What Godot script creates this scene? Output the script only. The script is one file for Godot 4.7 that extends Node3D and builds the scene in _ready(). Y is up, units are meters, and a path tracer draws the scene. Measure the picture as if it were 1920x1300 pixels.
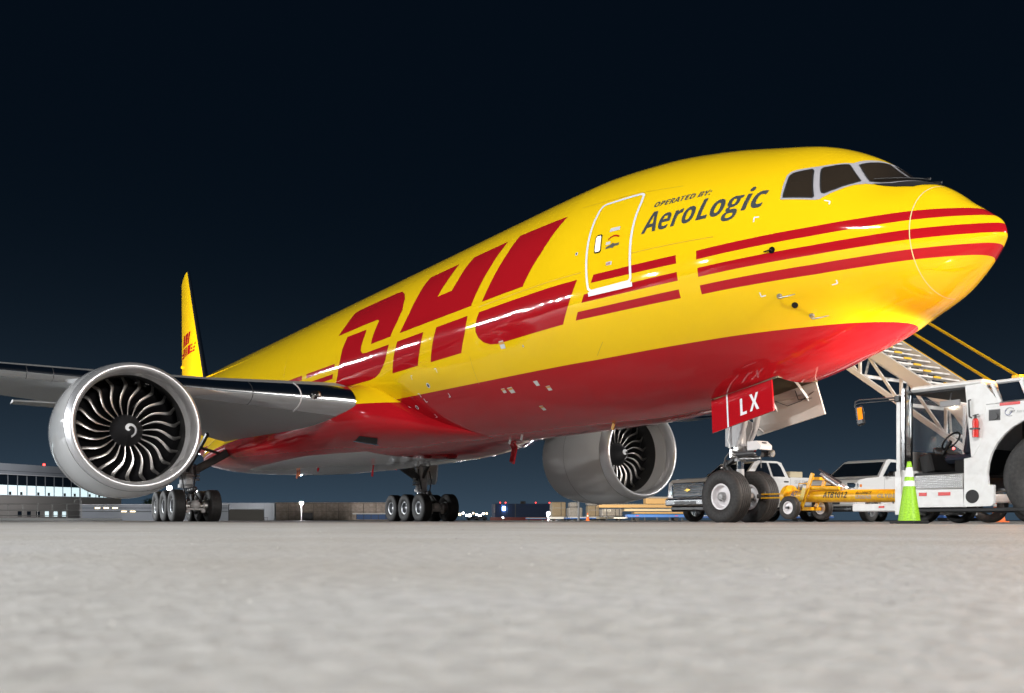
extends Node3D
# Night apron: a yellow and red freighter, pushed in by a tug, seen from a few centimetres above the concrete.

const FPX := 1768.0
const YAW := 0.5695
var AX: Transform3D                      # aircraft frame: x aft, y up, z towards its left side
var M := {}
var TQ: PackedFloat64Array
var TT: PackedFloat64Array
var TB: PackedFloat64Array
var TW: PackedFloat64Array
var TC: PackedFloat64Array

# ---------------------------------------------------------------- mesh builder
class MB:
	var v := PackedVector3Array()
	var n := PackedVector3Array()
	var ix := PackedInt32Array()
	var uv := PackedVector2Array()
	var xf := Transform3D()

	func tri(a: Vector3, b: Vector3, c: Vector3) -> void:
		var k := v.size()
		a = xf * a; b = xf * b; c = xf * c
		var nn := (c - a).cross(b - a)
		if nn.length_squared() < 1e-16:
			return
		nn = nn.normalized()
		v.append(a); v.append(b); v.append(c)
		n.append(nn); n.append(nn); n.append(nn)
		ix.append(k); ix.append(k + 1); ix.append(k + 2)

	func quad(a: Vector3, b: Vector3, c: Vector3, d: Vector3) -> void:
		tri(a, b, c); tri(a, c, d)

	func facet(pts: Array, center: Vector3) -> void:      # flat polygon, turned away from center
		var nn: Vector3 = (pts[2] - pts[0]).cross(pts[1] - pts[0])
		var mid := Vector3.ZERO
		for p in pts: mid += p
		mid /= pts.size()
		var flip: bool = nn.dot(mid - center) < 0.0
		for i in range(1, pts.size() - 1):
			if flip: tri(pts[0], pts[i + 1], pts[i])
			else: tri(pts[0], pts[i], pts[i + 1])

	func box(c: Vector3, s: Vector3, b := Basis(), bev := 0.0) -> void:
		var h := s * 0.5
		var old := xf
		xf = xf * Transform3D(b, c)
		bev = minf(bev, minf(h.x, minf(h.y, h.z)) * 0.9)
		var o := Vector3.ZERO
		if bev <= 0.0:
			for ax in 3:
				for sg in [-1.0, 1.0]:
					var f: Array = []
					for q in [[-1, -1], [1, -1], [1, 1], [-1, 1]]:
						var p := Vector3.ZERO
						p[ax] = h[ax] * sg
						p[(ax + 1) % 3] = h[(ax + 1) % 3] * q[0]
						p[(ax + 2) % 3] = h[(ax + 2) % 3] * q[1]
						f.append(p)
					facet(f, o)
		else:
			for ax in 3:
				var a1 := (ax + 1) % 3
				var a2 := (ax + 2) % 3
				for sg in [-1.0, 1.0]:
					var f: Array = []
					for q in [[-1, -1], [1, -1], [1, 1], [-1, 1]]:
						var p := Vector3.ZERO
						p[ax] = h[ax] * sg
						p[a1] = (h[a1] - bev) * q[0]
						p[a2] = (h[a2] - bev) * q[1]
						f.append(p)
					facet(f, o)
				for s1 in [-1.0, 1.0]:
					for s2 in [-1.0, 1.0]:
						var p1 := Vector3.ZERO
						p1[a1] = h[a1] * s1; p1[a2] = (h[a2] - bev) * s2; p1[ax] = h[ax] - bev
						var p2 := p1; p2[ax] = -p1[ax]
						var p3 := Vector3.ZERO
						p3[a1] = (h[a1] - bev) * s1; p3[a2] = h[a2] * s2; p3[ax] = -(h[ax] - bev)
						var p4 := p3; p4[ax] = -p3[ax]
						facet([p1, p2, p3, p4], o)
			for sx in [-1.0, 1.0]:
				for sy in [-1.0, 1.0]:
					for sz in [-1.0, 1.0]:
						facet([Vector3(h.x * sx, (h.y - bev) * sy, (h.z - bev) * sz), Vector3((h.x - bev) * sx, h.y * sy, (h.z - bev) * sz), Vector3((h.x - bev) * sx, (h.y - bev) * sy, h.z * sz)], o)
		xf = old

	func bar(a: Vector3, b: Vector3, w: float, d: float, bev := 0.0, up := Vector3.UP) -> void:
		var z := (b - a).normalized()
		if absf(z.dot(up)) > 0.98: up = Vector3.RIGHT
		var x := up.cross(z).normalized()
		var y := z.cross(x)
		box((a + b) * 0.5, Vector3(w, d, a.distance_to(b)), Basis(x, y, z), bev)

	# rows of points; smooth shading; wraps: close_c joins last column to first
	func grid(rows: Array, close_c := false, flip := false) -> void:
		var R := rows.size()
		var C: int = rows[0].size()
		var k := v.size()
		for r in rows:
			for p in r:
				v.append(xf * p); n.append(Vector3.ZERO)
		var last := C if close_c else C - 1
		for i in R - 1:
			for j in last:
				var a := k + i * C + j
				var b := k + i * C + (j + 1) % C
				var c := k + (i + 1) * C + (j + 1) % C
				var d := k + (i + 1) * C + j
				_st(a, b, c, flip); _st(a, c, d, flip)
		for i in range(k, v.size()):
			n[i] = n[i].normalized() if n[i].length_squared() > 1e-20 else Vector3.UP

	func _st(a: int, b: int, c: int, flip: bool) -> void:
		if flip:
			var t := b; b = c; c = t
		var nn := (v[c] - v[a]).cross(v[b] - v[a])
		if nn.length_squared() < 1e-20: return
		n[a] += nn; n[b] += nn; n[c] += nn
		ix.append(a); ix.append(b); ix.append(c)

	# profile of (x along axis, radius), turned about the x axis
	func lathe(prof: Array, segs := 24, a0 := 0.0, a1 := TAU, flip := false) -> void:
		var rows: Array = []
		var full := absf(a1 - a0 - TAU) < 1e-4
		for p in prof:
			var row := PackedVector3Array()
			for j in (segs if full else segs + 1):
				var a := a0 + (a1 - a0) * j / segs
				row.append(Vector3(p[0], p[1] * cos(a), p[1] * sin(a)))
			rows.append(row)
		grid(rows, full, flip)

	# lathe with hard edges: each pair of points is its own ring
	func lathe_hard(prof: Array, segs := 24) -> void:
		for i in prof.size() - 1:
			lathe([prof[i], prof[i + 1]], segs)

	func disc(x: float, r: float, segs := 24, sgn := 1.0) -> void:
		for j in segs:
			var a := TAU * j / segs
			var b := TAU * (j + 1) / segs
			var p := Vector3(x, r * cos(a), r * sin(a))
			var q := Vector3(x, r * cos(b), r * sin(b))
			if sgn > 0: tri(Vector3(x, 0, 0), q, p)
			else: tri(Vector3(x, 0, 0), p, q)

	func tube(path: Array, rad, segs := 8, caps := true) -> void:
		var rows: Array = []
		var up := Vector3.UP
		for i in path.size():
			var t: Vector3 = path[mini(i + 1, path.size() - 1)] - path[maxi(i - 1, 0)]
			t = t.normalized()
			if absf(t.dot(up)) > 0.95: up = Vector3.RIGHT if absf(t.x) < 0.9 else Vector3.BACK
			var x := up.cross(t).normalized()
			var y := t.cross(x)
			up = y
			var rr: float = rad[i] if rad is Array else rad
			var row := PackedVector3Array()
			for j in segs:
				var a := TAU * j / segs
				row.append(path[i] + (x * cos(a) + y * sin(a)) * rr)
			rows.append(row)
		grid(rows, true)
		if caps:
			for e in [0, rows.size() - 1]:
				var c: Vector3 = path[e]
				for j in segs:
					var p: Vector3 = rows[e][j]
					var q: Vector3 = rows[e][(j + 1) % segs]
					if e == 0: tri(c, p, q)
					else: tri(c, q, p)

	func cyl(a: Vector3, b: Vector3, r: float, segs := 16, r2 := -1.0) -> void:
		tube([a, b], [r, r if r2 < 0 else r2], segs)

	# polygon in the xy plane, pushed out from z0 to z1
	func prism(poly: PackedVector2Array, z0: float, z1: float, taper := 1.0, tc := Vector2.ZERO) -> void:
		var t := Geometry2D.triangulate_polygon(poly)
		var cw := Geometry2D.is_polygon_clockwise(poly)
		for i in range(0, t.size(), 3):
			var a := poly[t[i]]
			var b := poly[t[i + 1]]
			var c := poly[t[i + 2]]
			if (b - a).cross(c - a) > 0:
				var s := b; b = c; c = s
			# a,b,c run clockwise seen from +z
			tri(Vector3(a.x, a.y, z1), Vector3(b.x, b.y, z1), Vector3(c.x, c.y, z1))
			tri(Vector3(a.x, a.y, z0), Vector3(c.x, c.y, z0), Vector3(b.x, b.y, z0))
		for i in poly.size():
			var a := poly[i]
			var b := poly[(i + 1) % poly.size()]
			var pts := [Vector3(a.x, a.y, z0), Vector3(b.x, b.y, z0), Vector3(b.x, b.y, z1), Vector3(a.x, a.y, z1)]
			if cw: quad(pts[0], pts[1], pts[2], pts[3])
			else: quad(pts[3], pts[2], pts[1], pts[0])

	func ball(c: Vector3, r: float, segs := 12, sc := Vector3.ONE) -> void:
		var rows: Array = []
		var m := maxi(4, segs / 2)
		for i in m + 1:
			var th := PI * i / m
			var row := PackedVector3Array()
			for j in segs:
				var a := TAU * j / segs
				row.append(c + Vector3(sin(th) * cos(a), cos(th), sin(th) * sin(a)) * r * sc)
			rows.append(row)
		grid(rows, true, true)

	func mesh(mat: Material) -> ArrayMesh:
		var am := ArrayMesh.new()
		var ar := []
		ar.resize(Mesh.ARRAY_MAX)
		ar[Mesh.ARRAY_VERTEX] = v
		ar[Mesh.ARRAY_NORMAL] = n
		if uv.size() == v.size(): ar[Mesh.ARRAY_TEX_UV] = uv
		ar[Mesh.ARRAY_INDEX] = ix
		am.add_surface_from_arrays(Mesh.PRIMITIVE_TRIANGLES, ar)
		am.surface_set_material(0, mat)
		return am

func put(called: String, b: MB, mat: String, parent: Node, label := "") -> MeshInstance3D:
	var o := MeshInstance3D.new()
	o.name = called
	if b.ix.size() > 0:
		o.mesh = b.mesh(M[mat])
	parent.add_child(o, true)
	if label != "": o.set_meta("label", label)
	return o

func share(called: String, mesh: Mesh, parent: Node, t: Transform3D) -> MeshInstance3D:
	var o := MeshInstance3D.new()
	o.name = called
	o.mesh = mesh
	o.transform = t
	parent.add_child(o, true)
	return o

func group_node(called: String, parent: Node, t := Transform3D()) -> Node3D:
	var o := Node3D.new()
	o.name = called
	o.transform = t
	parent.add_child(o, true)
	return o

var taken := {}
func numbered(called: String) -> String:
	taken[called] = taken.get(called, -1) + 1
	return called if taken[called] == 0 else "%s_%03d" % [called, taken[called]]

func thing(called: String, label: String, category: String, t := Transform3D(), grp := "") -> Node3D:
	var o := Node3D.new()
	o.name = numbered(called)
	o.transform = t
	add_child(o)
	o.set_meta("label", label)
	o.set_meta("category", category)
	if grp != "": o.set_meta("group", grp)
	return o

func mat(called: String, lin: Color, rough := 0.6, metal := 0.0, spec := 0.5) -> StandardMaterial3D:
	var m := StandardMaterial3D.new()
	m.resource_name = called
	m.albedo_color = lin.linear_to_srgb()
	m.roughness = rough
	m.metallic = metal
	m.metallic_specular = spec
	M[called] = m
	return m

func noise_tex(freq: float, lo: Color, hi: Color, sd: int, oct := 4, size := 512, mid := 0.5) -> NoiseTexture2D:
	var fn := FastNoiseLite.new()
	fn.seed = sd
	fn.noise_type = FastNoiseLite.TYPE_SIMPLEX_SMOOTH
	fn.frequency = freq
	fn.fractal_octaves = oct
	var t := NoiseTexture2D.new()
	t.width = size; t.height = size
	t.seamless = true
	t.noise = fn
	var g := Gradient.new()
	g.set_color(0, lo.linear_to_srgb()); g.set_color(1, hi.linear_to_srgb())
	g.set_offset(0, mid - 0.32); g.set_offset(1, mid + 0.32)
	t.color_ramp = g
	return t

func relief(m: StandardMaterial3D, t: Texture2D, amount: float) -> void:
	m.heightmap_enabled = true
	m.heightmap_texture = t
	m.heightmap_scale = amount

func tripl(m: StandardMaterial3D, scale: float, world := false) -> void:
	m.uv1_triplanar = true
	m.uv1_world_triplanar = world
	m.uv1_scale = Vector3.ONE * scale

func glow(called: String, c: Color, power: float) -> void:
	var m := mat(called, Color(0.8, 0.8, 0.8), 0.4)
	m.emission_enabled = true
	m.emission = c.linear_to_srgb()
	m.emission_energy_multiplier = power

# ---------------------------------------------------------------- fuselage surface
func pchip(y: PackedFloat64Array, t: float) -> float:
	var x := TQ
	var N := x.size()
	var k := clampi(x.bsearch(t) - 1, 0, N - 2)
	var h := x[k + 1] - x[k]
	var d := (y[k + 1] - y[k]) / h
	var m0 := d
	var m1 := d
	if k > 0: m0 = _slope(y, k)
	if k < N - 2: m1 = _slope(y, k + 1)
	var u := (t - x[k]) / h
	var u2 := u * u
	var u3 := u2 * u
	return (2 * u3 - 3 * u2 + 1) * y[k] + (u3 - 2 * u2 + u) * h * m0 + (-2 * u3 + 3 * u2) * y[k + 1] + (u3 - u2) * h * m1

func _slope(y: PackedFloat64Array, i: int) -> float:
	var h0 := TQ[i] - TQ[i - 1]
	var h1 := TQ[i + 1] - TQ[i]
	var d0 := (y[i] - y[i - 1]) / h0
	var d1 := (y[i + 1] - y[i]) / h1
	if d0 * d1 <= 0.0: return 0.0
	var w1 := 2 * h1 + h0
	var w2 := h1 + 2 * h0
	return (w1 + w2) / (w1 / d0 + w2 / d1)

func section(s: float) -> Array:
	var q := sqrt(maxf(s, 0.0))
	return [pchip(TT, q), pchip(TB, q), pchip(TW, q), pchip(TC, q)]

func on_section(sec: Array, s: float, th: float) -> Vector3:
	var sn := sin(th)
	var h: float = sec[3] + ((sec[0] - sec[3]) if sn > 0 else (sec[3] - sec[1])) * sn
	return Vector3(s, h, -sec[2] * cos(th))

# th = 0 is the right side, PI/2 the crown
func skin(s: float, th: float, off := 0.0) -> Vector3:
	var p := on_section(section(s), s, th)
	if off != 0.0: p += skin_n(s, th) * off
	return p

func skin_n(s: float, th: float) -> Vector3:
	var e := 0.004
	var a := on_section(section(s), s, th + e) - on_section(section(s), s, th - e)
	var b := on_section(section(s + e), s + e, th) - on_section(section(maxf(s - e, 0.0)), maxf(s - e, 0.0), th)
	var nn := a.cross(b).normalized()
	var c := skin_mid(s)
	if nn.dot(on_section(section(s), s, th) - c) < 0: nn = -nn
	return nn

func skin_mid(s: float) -> Vector3:
	return Vector3(s + 0.3, section(s)[3], 0)

func th_at(s: float, h: float) -> float:
	var sec := section(s)
	var k: float = (h - sec[3]) / ((sec[0] - sec[3]) if h > sec[3] else (sec[3] - sec[1]))
	return asin(clampf(k, -1.0, 1.0))

# a polygon in (s, th), laid on the skin
func patch(b: MB, poly: PackedVector2Array, off: float, ds := 0.5, dt := 0.07) -> void:
	var lo := poly[0]
	var hi := poly[0]
	for p in poly:
		lo = lo.min(p); hi = hi.max(p)
	var nx := maxi(1, ceili((hi.x - lo.x) / ds))
	var ny := maxi(1, ceili((hi.y - lo.y) / dt))
	var cx := (hi.x - lo.x) / nx
	var cy := (hi.y - lo.y) / ny
	for i in nx:
		for j in ny:
			var x0 := lo.x + cx * i
			var y0 := lo.y + cy * j
			var cell := PackedVector2Array([Vector2(x0, y0), Vector2(x0 + cx, y0), Vector2(x0 + cx, y0 + cy), Vector2(x0, y0 + cy)])
			for piece in Geometry2D.intersect_polygons(poly, cell):
				var t := Geometry2D.triangulate_polygon(piece)
				for k in range(0, t.size(), 3):
					skin_tri(b, piece[t[k]], piece[t[k + 1]], piece[t[k + 2]], off)

func skin_tri(b: MB, p: Vector2, q: Vector2, r: Vector2, off: float) -> void:
	if (q - p).cross(r - p) > 0:
		var s := q; q = r; r = s
	var k := b.v.size()
	for w in [p, q, r]:
		b.v.append(skin(w.x, w.y, off)); b.n.append(skin_n(w.x, w.y))
	var nn := (b.v[k + 2] - b.v[k]).cross(b.v[k + 1] - b.v[k])
	if nn.dot(b.n[k]) < 0: b.ix.append_array([k, k + 2, k + 1])
	else: b.ix.append_array([k, k + 1, k + 2])

func ribbon(b: MB, path: Array, wid: float, off: float, closed := false) -> void:
	var N := path.size()
	var L: Array = []
	var R: Array = []
	for i in N:
		var p: Vector2 = path[i]
		var a: Vector2 = path[(i - 1 + N) % N] if closed else path[maxi(i - 1, 0)]
		var c: Vector2 = path[(i + 1) % N] if closed else path[mini(i + 1, N - 1)]
		var rr: float = section(p.x)[2]
		var d := Vector2(c.x - a.x, (c.y - a.y) * rr).normalized()
		var nrm := Vector2(-d.y, d.x / rr) * wid * 0.5
		L.append(p + nrm); R.append(p - nrm)
	for i in (N if closed else N - 1):
		var j := (i + 1) % N
		skin_tri(b, L[i], L[j], R[j], off)
		skin_tri(b, L[i], R[j], R[i], off)

func V2(a: Array) -> PackedVector2Array:
	var o := PackedVector2Array()
	for i in range(0, a.size(), 2): o.append(Vector2(a[i], a[i + 1]))
	return o

# front triangles of a line of text as 2D points; height of a capital about 0.72 of size 1
func text_tris(what: String, bold: bool, shear := 0.0) -> PackedVector2Array:
	var f := SystemFont.new()
	f.font_names = PackedStringArray(["Droid Sans"])
	f.font_weight = 700 if bold else 400
	var tm := TextMesh.new()
	tm.text = what
	tm.font = f
	tm.font_size = 64
	tm.pixel_size = 1.0 / 64.0
	tm.depth = 0.0
	tm.curve_step = 2.0
	tm.horizontal_alignment = HORIZONTAL_ALIGNMENT_LEFT
	var ar := tm.get_mesh_arrays()
	var vs: PackedVector3Array = ar[Mesh.ARRAY_VERTEX]
	var ns: PackedVector3Array = ar[Mesh.ARRAY_NORMAL]
	var id: PackedInt32Array = ar[Mesh.ARRAY_INDEX] if ar[Mesh.ARRAY_INDEX] != null else PackedInt32Array(range(vs.size()))
	var out := PackedVector2Array()
	for i in range(0, id.size(), 3):
		if ns[id[i]].z > 0.5:
			for k in 3:
				var p := vs[id[i + k]]
				out.append(Vector2(p.x + p.y * shear, p.y))
	var lo := Vector2(1e9, 1e9)
	for p in out: lo = lo.min(p)
	for i in out.size(): out[i] -= lo
	return out

# lettering on a flat place: o = lower left, x and y along the writing
func letters(b: MB, what: String, o: Vector3, x: Vector3, y: Vector3, bold := true, shear := 0.0) -> void:
	var t := text_tris(what, bold, shear)
	var wide := 1e-6
	var tall := 1e-6
	for p in t:
		wide = maxf(wide, p.x); tall = maxf(tall, p.y)
	for i in range(0, t.size(), 3):
		var q: Array = []
		for k in 3:
			q.append(o + x * (t[i + k].x / wide) + y * (t[i + k].y / tall))
		b.tri(q[0], q[1], q[2])

# ---------------------------------------------------------------- cutting a triangle soup
func soup(b: MB) -> Array:
	var o: Array = []
	for i in range(0, b.ix.size(), 3):
		o.append([b.v[b.ix[i]], b.v[b.ix[i + 1]], b.v[b.ix[i + 2]], b.n[b.ix[i]], b.n[b.ix[i + 1]], b.n[b.ix[i + 2]]])
	return o

func cut(tris: Array, f: Callable) -> Array:
	var ins: Array = []
	var outs: Array = []
	for t in tris:
		var d := [f.call(t[0]), f.call(t[1]), f.call(t[2])]
		if d[0] >= 0 and d[1] >= 0 and d[2] >= 0: ins.append(t); continue
		if d[0] < 0 and d[1] < 0 and d[2] < 0: outs.append(t); continue
		var pi: Array = []
		var po: Array = []
		for i in 3:
			var j := (i + 1) % 3
			var A := [t[i], t[i + 3]]
			(pi if d[i] >= 0 else po).append(A)
			if (d[i] >= 0) != (d[j] >= 0):
				var k: float = d[i] / (d[i] - d[j])
				var X := [t[i].lerp(t[j], k), t[i + 3].lerp(t[j + 3], k).normalized()]
				pi.append(X); po.append(X)
		for pr in [[pi, ins], [po, outs]]:
			var p: Array = pr[0]
			for i in range(1, p.size() - 1):
				pr[1].append([p[0][0], p[i][0], p[i + 1][0], p[0][1], p[i][1], p[i + 1][1]])
	return [ins, outs]

func from_soup(tris: Array) -> MB:
	var b := MB.new()
	for t in tris:
		var k := b.v.size()
		for i in 3:
			b.v.append(t[i]); b.n.append(t[i + 3]); b.ix.append(k + i)
	return b

func A(s: float, l: float, h: float) -> Vector3:
	return Vector3(s, h, -l)

func W(u: float, v: float, z: float) -> Vector3:          # a point of the place: bearing u and height v at distance z
	return Vector3((u - 960.0) / FPX * z, 0.05 + (976.0 - v) / FPX * z, -z)

# ---------------------------------------------------------------- camera, sky, exposure, materials
func _ready() -> void:
	var cam := Camera3D.new()
	cam.name = "camera"
	cam.projection = Camera3D.PROJECTION_FRUSTUM
	cam.near = 0.05
	cam.far = 3000.0
	cam.size = 0.05 * 1300.0 / FPX
	cam.frustum_offset = Vector2(0, 0.05 * 326.0 / FPX)
	cam.position = Vector3(0, 0.05, 0)
	var ca := CameraAttributesPhysical.new()
	ca.frustum_focal_length = 33.0
	ca.exposure_aperture = 8.0
	ca.frustum_focus_distance = 22.0
	cam.attributes = ca
	add_child(cam)
	cam.current = true
	var we := WorldEnvironment.new()
	we.name = "environment"
	var e := Environment.new()
	e.background_mode = Environment.BG_SKY
	var sm := ProceduralSkyMaterial.new()
	sm.sky_top_color = Color(0.0016, 0.0044, 0.0092).linear_to_srgb()
	sm.sky_horizon_color = Color(0.046, 0.078, 0.116).linear_to_srgb()
	sm.sky_curve = 0.053
	sm.ground_bottom_color = Color(0.004, 0.006, 0.009).linear_to_srgb()
	sm.ground_horizon_color = Color(0.046, 0.078, 0.116).linear_to_srgb()
	sm.ground_curve = 0.03
	var sk := Sky.new()
	sk.sky_material = sm
	e.sky = sk
	e.tonemap_mode = Environment.TONE_MAPPER_LINEAR
	e.tonemap_exposure = 0.92
	e.sdfgi_enabled = true
	e.ssao_enabled = true
	e.ssil_enabled = true
	we.environment = e
	add_child(we)

	AX = Transform3D(Basis(Vector3(-sin(YAW), 0, -cos(YAW)), Vector3.UP, Vector3(cos(YAW), 0, -sin(YAW))), Vector3(8.1378, 0, -15.5296))
	TQ = PackedFloat64Array()
	for s in [0, .06, .25, .6, 1.1, 1.7, 2.4, 3.2, 4.2, 5.5, 7, 9, 11, 36, 42, 47, 52, 56, 58]: TQ.append(sqrt(float(s)))
	TT = PackedFloat64Array([4.76, 5.0, 5.182, 5.467, 5.886, 6.179, 6.788, 7.215, 7.519, 7.87, 8.159, 8.325, 8.342, 8.342, 8.342, 8.28, 8.08, 7.75, 7.35])
	TB = PackedFloat64Array([4.76, 4.68, 4.47, 4.182, 3.861, 3.63, 3.36, 3.14, 2.89, 2.683, 2.507, 2.404, 2.397, 2.397, 2.75, 3.75, 5.2, 6.3, 6.9])
	TW = PackedFloat64Array([0.001, .16, .40, .765, 1.184, 1.548, 1.915, 2.218, 2.494, 2.714, 2.885, 3.07, 3.1, 3.1, 2.95, 2.45, 1.6, .75, .2])
	TC = PackedFloat64Array([4.76, 4.77, 4.8, 4.86, 4.93, 5.0, 5.08, 5.15, 5.22, 5.29, 5.34, 5.37, 5.376, 5.376, 5.5, 5.9, 6.5, 7.0, 7.12])

	materials()
	lighting()
	ground()
	aircraft()
	tug()
	towbar()
	cone()
	stairs()
	pickups()
	background()

func materials() -> void:
	var wave := noise_tex(0.006, Color(0, 0, 0), Color(1, 1, 1), 5, 2)
	var paint := [["yellow", Color(0.85, 0.56, 0.006)], ["red", Color(0.40, 0.008, 0.014)], ["nacelle", Color(0.64, 0.65, 0.66)], ["wing_grey", Color(0.33, 0.335, 0.34)], ["white_paint", Color(0.78, 0.78, 0.77)]]
	for p in paint:
		var m := mat(p[0], p[1], 0.045 if p[0] != "wing_grey" else 0.42)
		relief(m, wave, 0.13)
		tripl(m, 0.45)
	M["red"].roughness = 0.045
	mat("dark_letter", Color(0.055, 0.065, 0.07), 0.3)
	mat("mark_white", Color(0.75, 0.77, 0.8), 0.4)
	mat("placard", Color(0.6, 0.6, 0.58), 0.5)
	mat("placard_orange", Color(0.6, 0.28, 0.04), 0.5)
	mat("frame_grey", Color(0.40, 0.395, 0.43), 0.35)
	mat("seam", Color(0.42, 0.26, 0.01), 0.5)
	mat("seam_light", Color(0.72, 0.62, 0.30), 0.5)
	mat("pane_dark", Color(0.028, 0.021, 0.015), 0.03)
	mat("black_gloss", Color(0.008, 0.008, 0.009), 0.15)
	mat("black_matt", Color(0.012, 0.012, 0.013), 0.65)
	mat("black_soft", Color(0.02, 0.02, 0.022), 0.35)
	var al := mat("polished", Color(0.84, 0.84, 0.85), 0.17, 1.0)
	relief(al, wave, 0.05); tripl(al, 0.5)
	mat("lip_metal", Color(0.90, 0.90, 0.92), 0.33, 0.8)
	mat("chrome", Color(0.9, 0.9, 0.9), 0.06, 1.0)
	mat("steel", Color(0.55, 0.54, 0.52), 0.34, 1.0)
	mat("tread_steel", Color(0.30, 0.29, 0.28), 0.5, 0.4)
	mat("bright_trim", Color(0.62, 0.62, 0.62), 0.14, 1.0)
	mat("gear_grey", Color(0.34, 0.34, 0.345), 0.32)
	mat("box_grey", Color(0.52, 0.50, 0.49), 0.35)
	mat("gear_dark", Color(0.045, 0.045, 0.047), 0.4)
	mat("liner", Color(0.58, 0.58, 0.59), 0.4)
	mat("bay", Color(0.16, 0.15, 0.10), 0.6)
	mat("bay_grey", Color(0.5, 0.47, 0.43), 0.5)
	mat("blade", Color(0.010, 0.010, 0.011), 0.3)
	mat("blade_metal", Color(0.62, 0.60, 0.58), 0.3, 1.0)
	mat("rim_white", Color(0.72, 0.70, 0.72), 0.3)
	mat("rim_grey", Color(0.45, 0.46, 0.48), 0.3, 0.6)
	var rb := mat("rubber", Color(0.020, 0.019, 0.019), 0.62)
	rb.albedo_color = Color.WHITE
	rb.albedo_texture = noise_tex(0.02, Color(0.013, 0.013, 0.013), Color(0.034, 0.031, 0.030), 3)
	relief(rb, noise_tex(0.08, Color(0, 0, 0), Color(1, 1, 1), 4), 0.15)
	tripl(rb, 1.3)
	var ty := mat("tow_yellow", Color.WHITE, 0.35)
	ty.albedo_color = Color.WHITE
	ty.albedo_texture = noise_tex(0.012, Color(0.62, 0.30, 0.005), Color(0.80, 0.46, 0.012), 8)
	tripl(ty, 1.2)
	mat("rail_yellow", Color(0.80, 0.50, 0.01), 0.35)
	var tw := mat("tug_white", Color.WHITE, 0.3)
	tw.albedo_color = Color.WHITE
	tw.albedo_texture = noise_tex(0.008, Color(0.585, 0.575, 0.56), Color(0.66, 0.66, 0.655), 21, 6, 512, 0.28)
	relief(tw, wave, 0.08)
	tripl(tw, 1.1)
	mat("car_white", Color(0.72, 0.72, 0.72), 0.12)
	mat("car_black", Color(0.014, 0.014, 0.015), 0.25)
	mat("lamp_amber", Color(0.75, 0.22, 0.02), 0.15)
	mat("lamp_red", Color(0.55, 0.02, 0.015), 0.25)
	mat("seat_blue", Color(0.012, 0.018, 0.035), 0.7)
	mat("gold", Color(0.75, 0.48, 0.10), 0.3, 0.8)
	mat("grey_tape", Color(0.35, 0.35, 0.36), 0.6)
	mat("text_grey", Color(0.30, 0.27, 0.22), 0.6)
	mat("text_blue", Color(0.02, 0.05, 0.25), 0.5)
	mat("plate_yellow", Color(0.65, 0.5, 0.12), 0.5)
	mat("orange_tag", Color(0.8, 0.16, 0.02), 0.6)
	var gr := mat("cone_green", Color.WHITE, 0.5)
	gr.albedo_color = Color.WHITE
	gr.albedo_texture = noise_tex(0.03, Color(0.12, 0.30, 0.004), Color(0.40, 0.76, 0.02), 31, 5, 512, 0.36)
	tripl(gr, 3.0)
	mat("cone_white", Color(0.80, 0.81, 0.80), 0.35)
	mat("blue_paint", Color(0.035, 0.13, 0.42), 0.4)
	mat("navy_wall", Color(0.05, 0.12, 0.30), 0.5)
	var hg := mat("hangar_tan", Color.WHITE, 0.7)
	hg.albedo_color = Color.WHITE
	hg.albedo_texture = noise_tex(0.01, Color(0.28, 0.235, 0.185), Color(0.40, 0.345, 0.28), 41)
	tripl(hg, 0.12)
	mat("hangar_line", Color(0.18, 0.15, 0.12), 0.7)
	mat("hangar_white", Color(0.42, 0.46, 0.48), 0.6)
	mat("wall_grey", Color(0.36, 0.35, 0.33), 0.7)
	mat("wall_blue", Color(0.34, 0.38, 0.42), 0.6)
	mat("dark_glass", Color(0.010, 0.016, 0.025), 0.05)
	mat("rail_steel", Color(0.42, 0.42, 0.40), 0.45, 0.5)
	mat("tan_steel", Color(0.48, 0.31, 0.13), 0.55)
	mat("cream", Color(0.55, 0.47, 0.32), 0.6)
	var pl := mat("plastic_wrap", Color.WHITE, 0.22)
	pl.albedo_color = Color.WHITE
	pl.albedo_texture = noise_tex(0.03, Color(0.16, 0.15, 0.14), Color(0.62, 0.62, 0.62), 51)
	relief(pl, noise_tex(0.02, Color(0, 0, 0), Color(1, 1, 1), 52), 3.0)
	tripl(pl, 0.9)
	var kr := mat("kraft", Color.WHITE, 0.4)
	kr.albedo_color = Color.WHITE
	kr.albedo_texture = noise_tex(0.03, Color(0.20, 0.15, 0.09), Color(0.50, 0.42, 0.30), 53)
	relief(kr, noise_tex(0.02, Color(0, 0, 0), Color(1, 1, 1), 54), 3.0)
	tripl(kr, 0.9)
	mat("joint_seal", Color(0.13, 0.125, 0.12), 0.7)
	mat("grit_pale", Color(0.75, 0.74, 0.70), 0.3)
	mat("grit_dark", Color(0.06, 0.05, 0.045), 0.7)
	mat("leaf", Color(0.035, 0.075, 0.025), 0.6)
	mat("bark", Color(0.08, 0.06, 0.04), 0.8)
	mat("mast_steel", Color(0.35, 0.35, 0.35), 0.5, 0.3)
	glow("flood_face", Color(1.0, 0.95, 0.88), 60.0)
	glow("warm_face", Color(1.0, 0.8, 0.6), 12.0)
	glow("flood_cool", Color(0.92, 0.98, 1.0), 34.0)
	glow("far_lamp", Color(1.0, 0.92, 0.95), 40.0)
	glow("far_lamp_warm", Color(1.0, 0.75, 0.4), 8.0)
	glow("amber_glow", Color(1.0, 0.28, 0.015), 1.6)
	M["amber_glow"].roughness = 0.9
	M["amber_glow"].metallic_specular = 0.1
	M["amber_glow"].albedo_color = Color(0.3, 0.08, 0.0)
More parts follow.
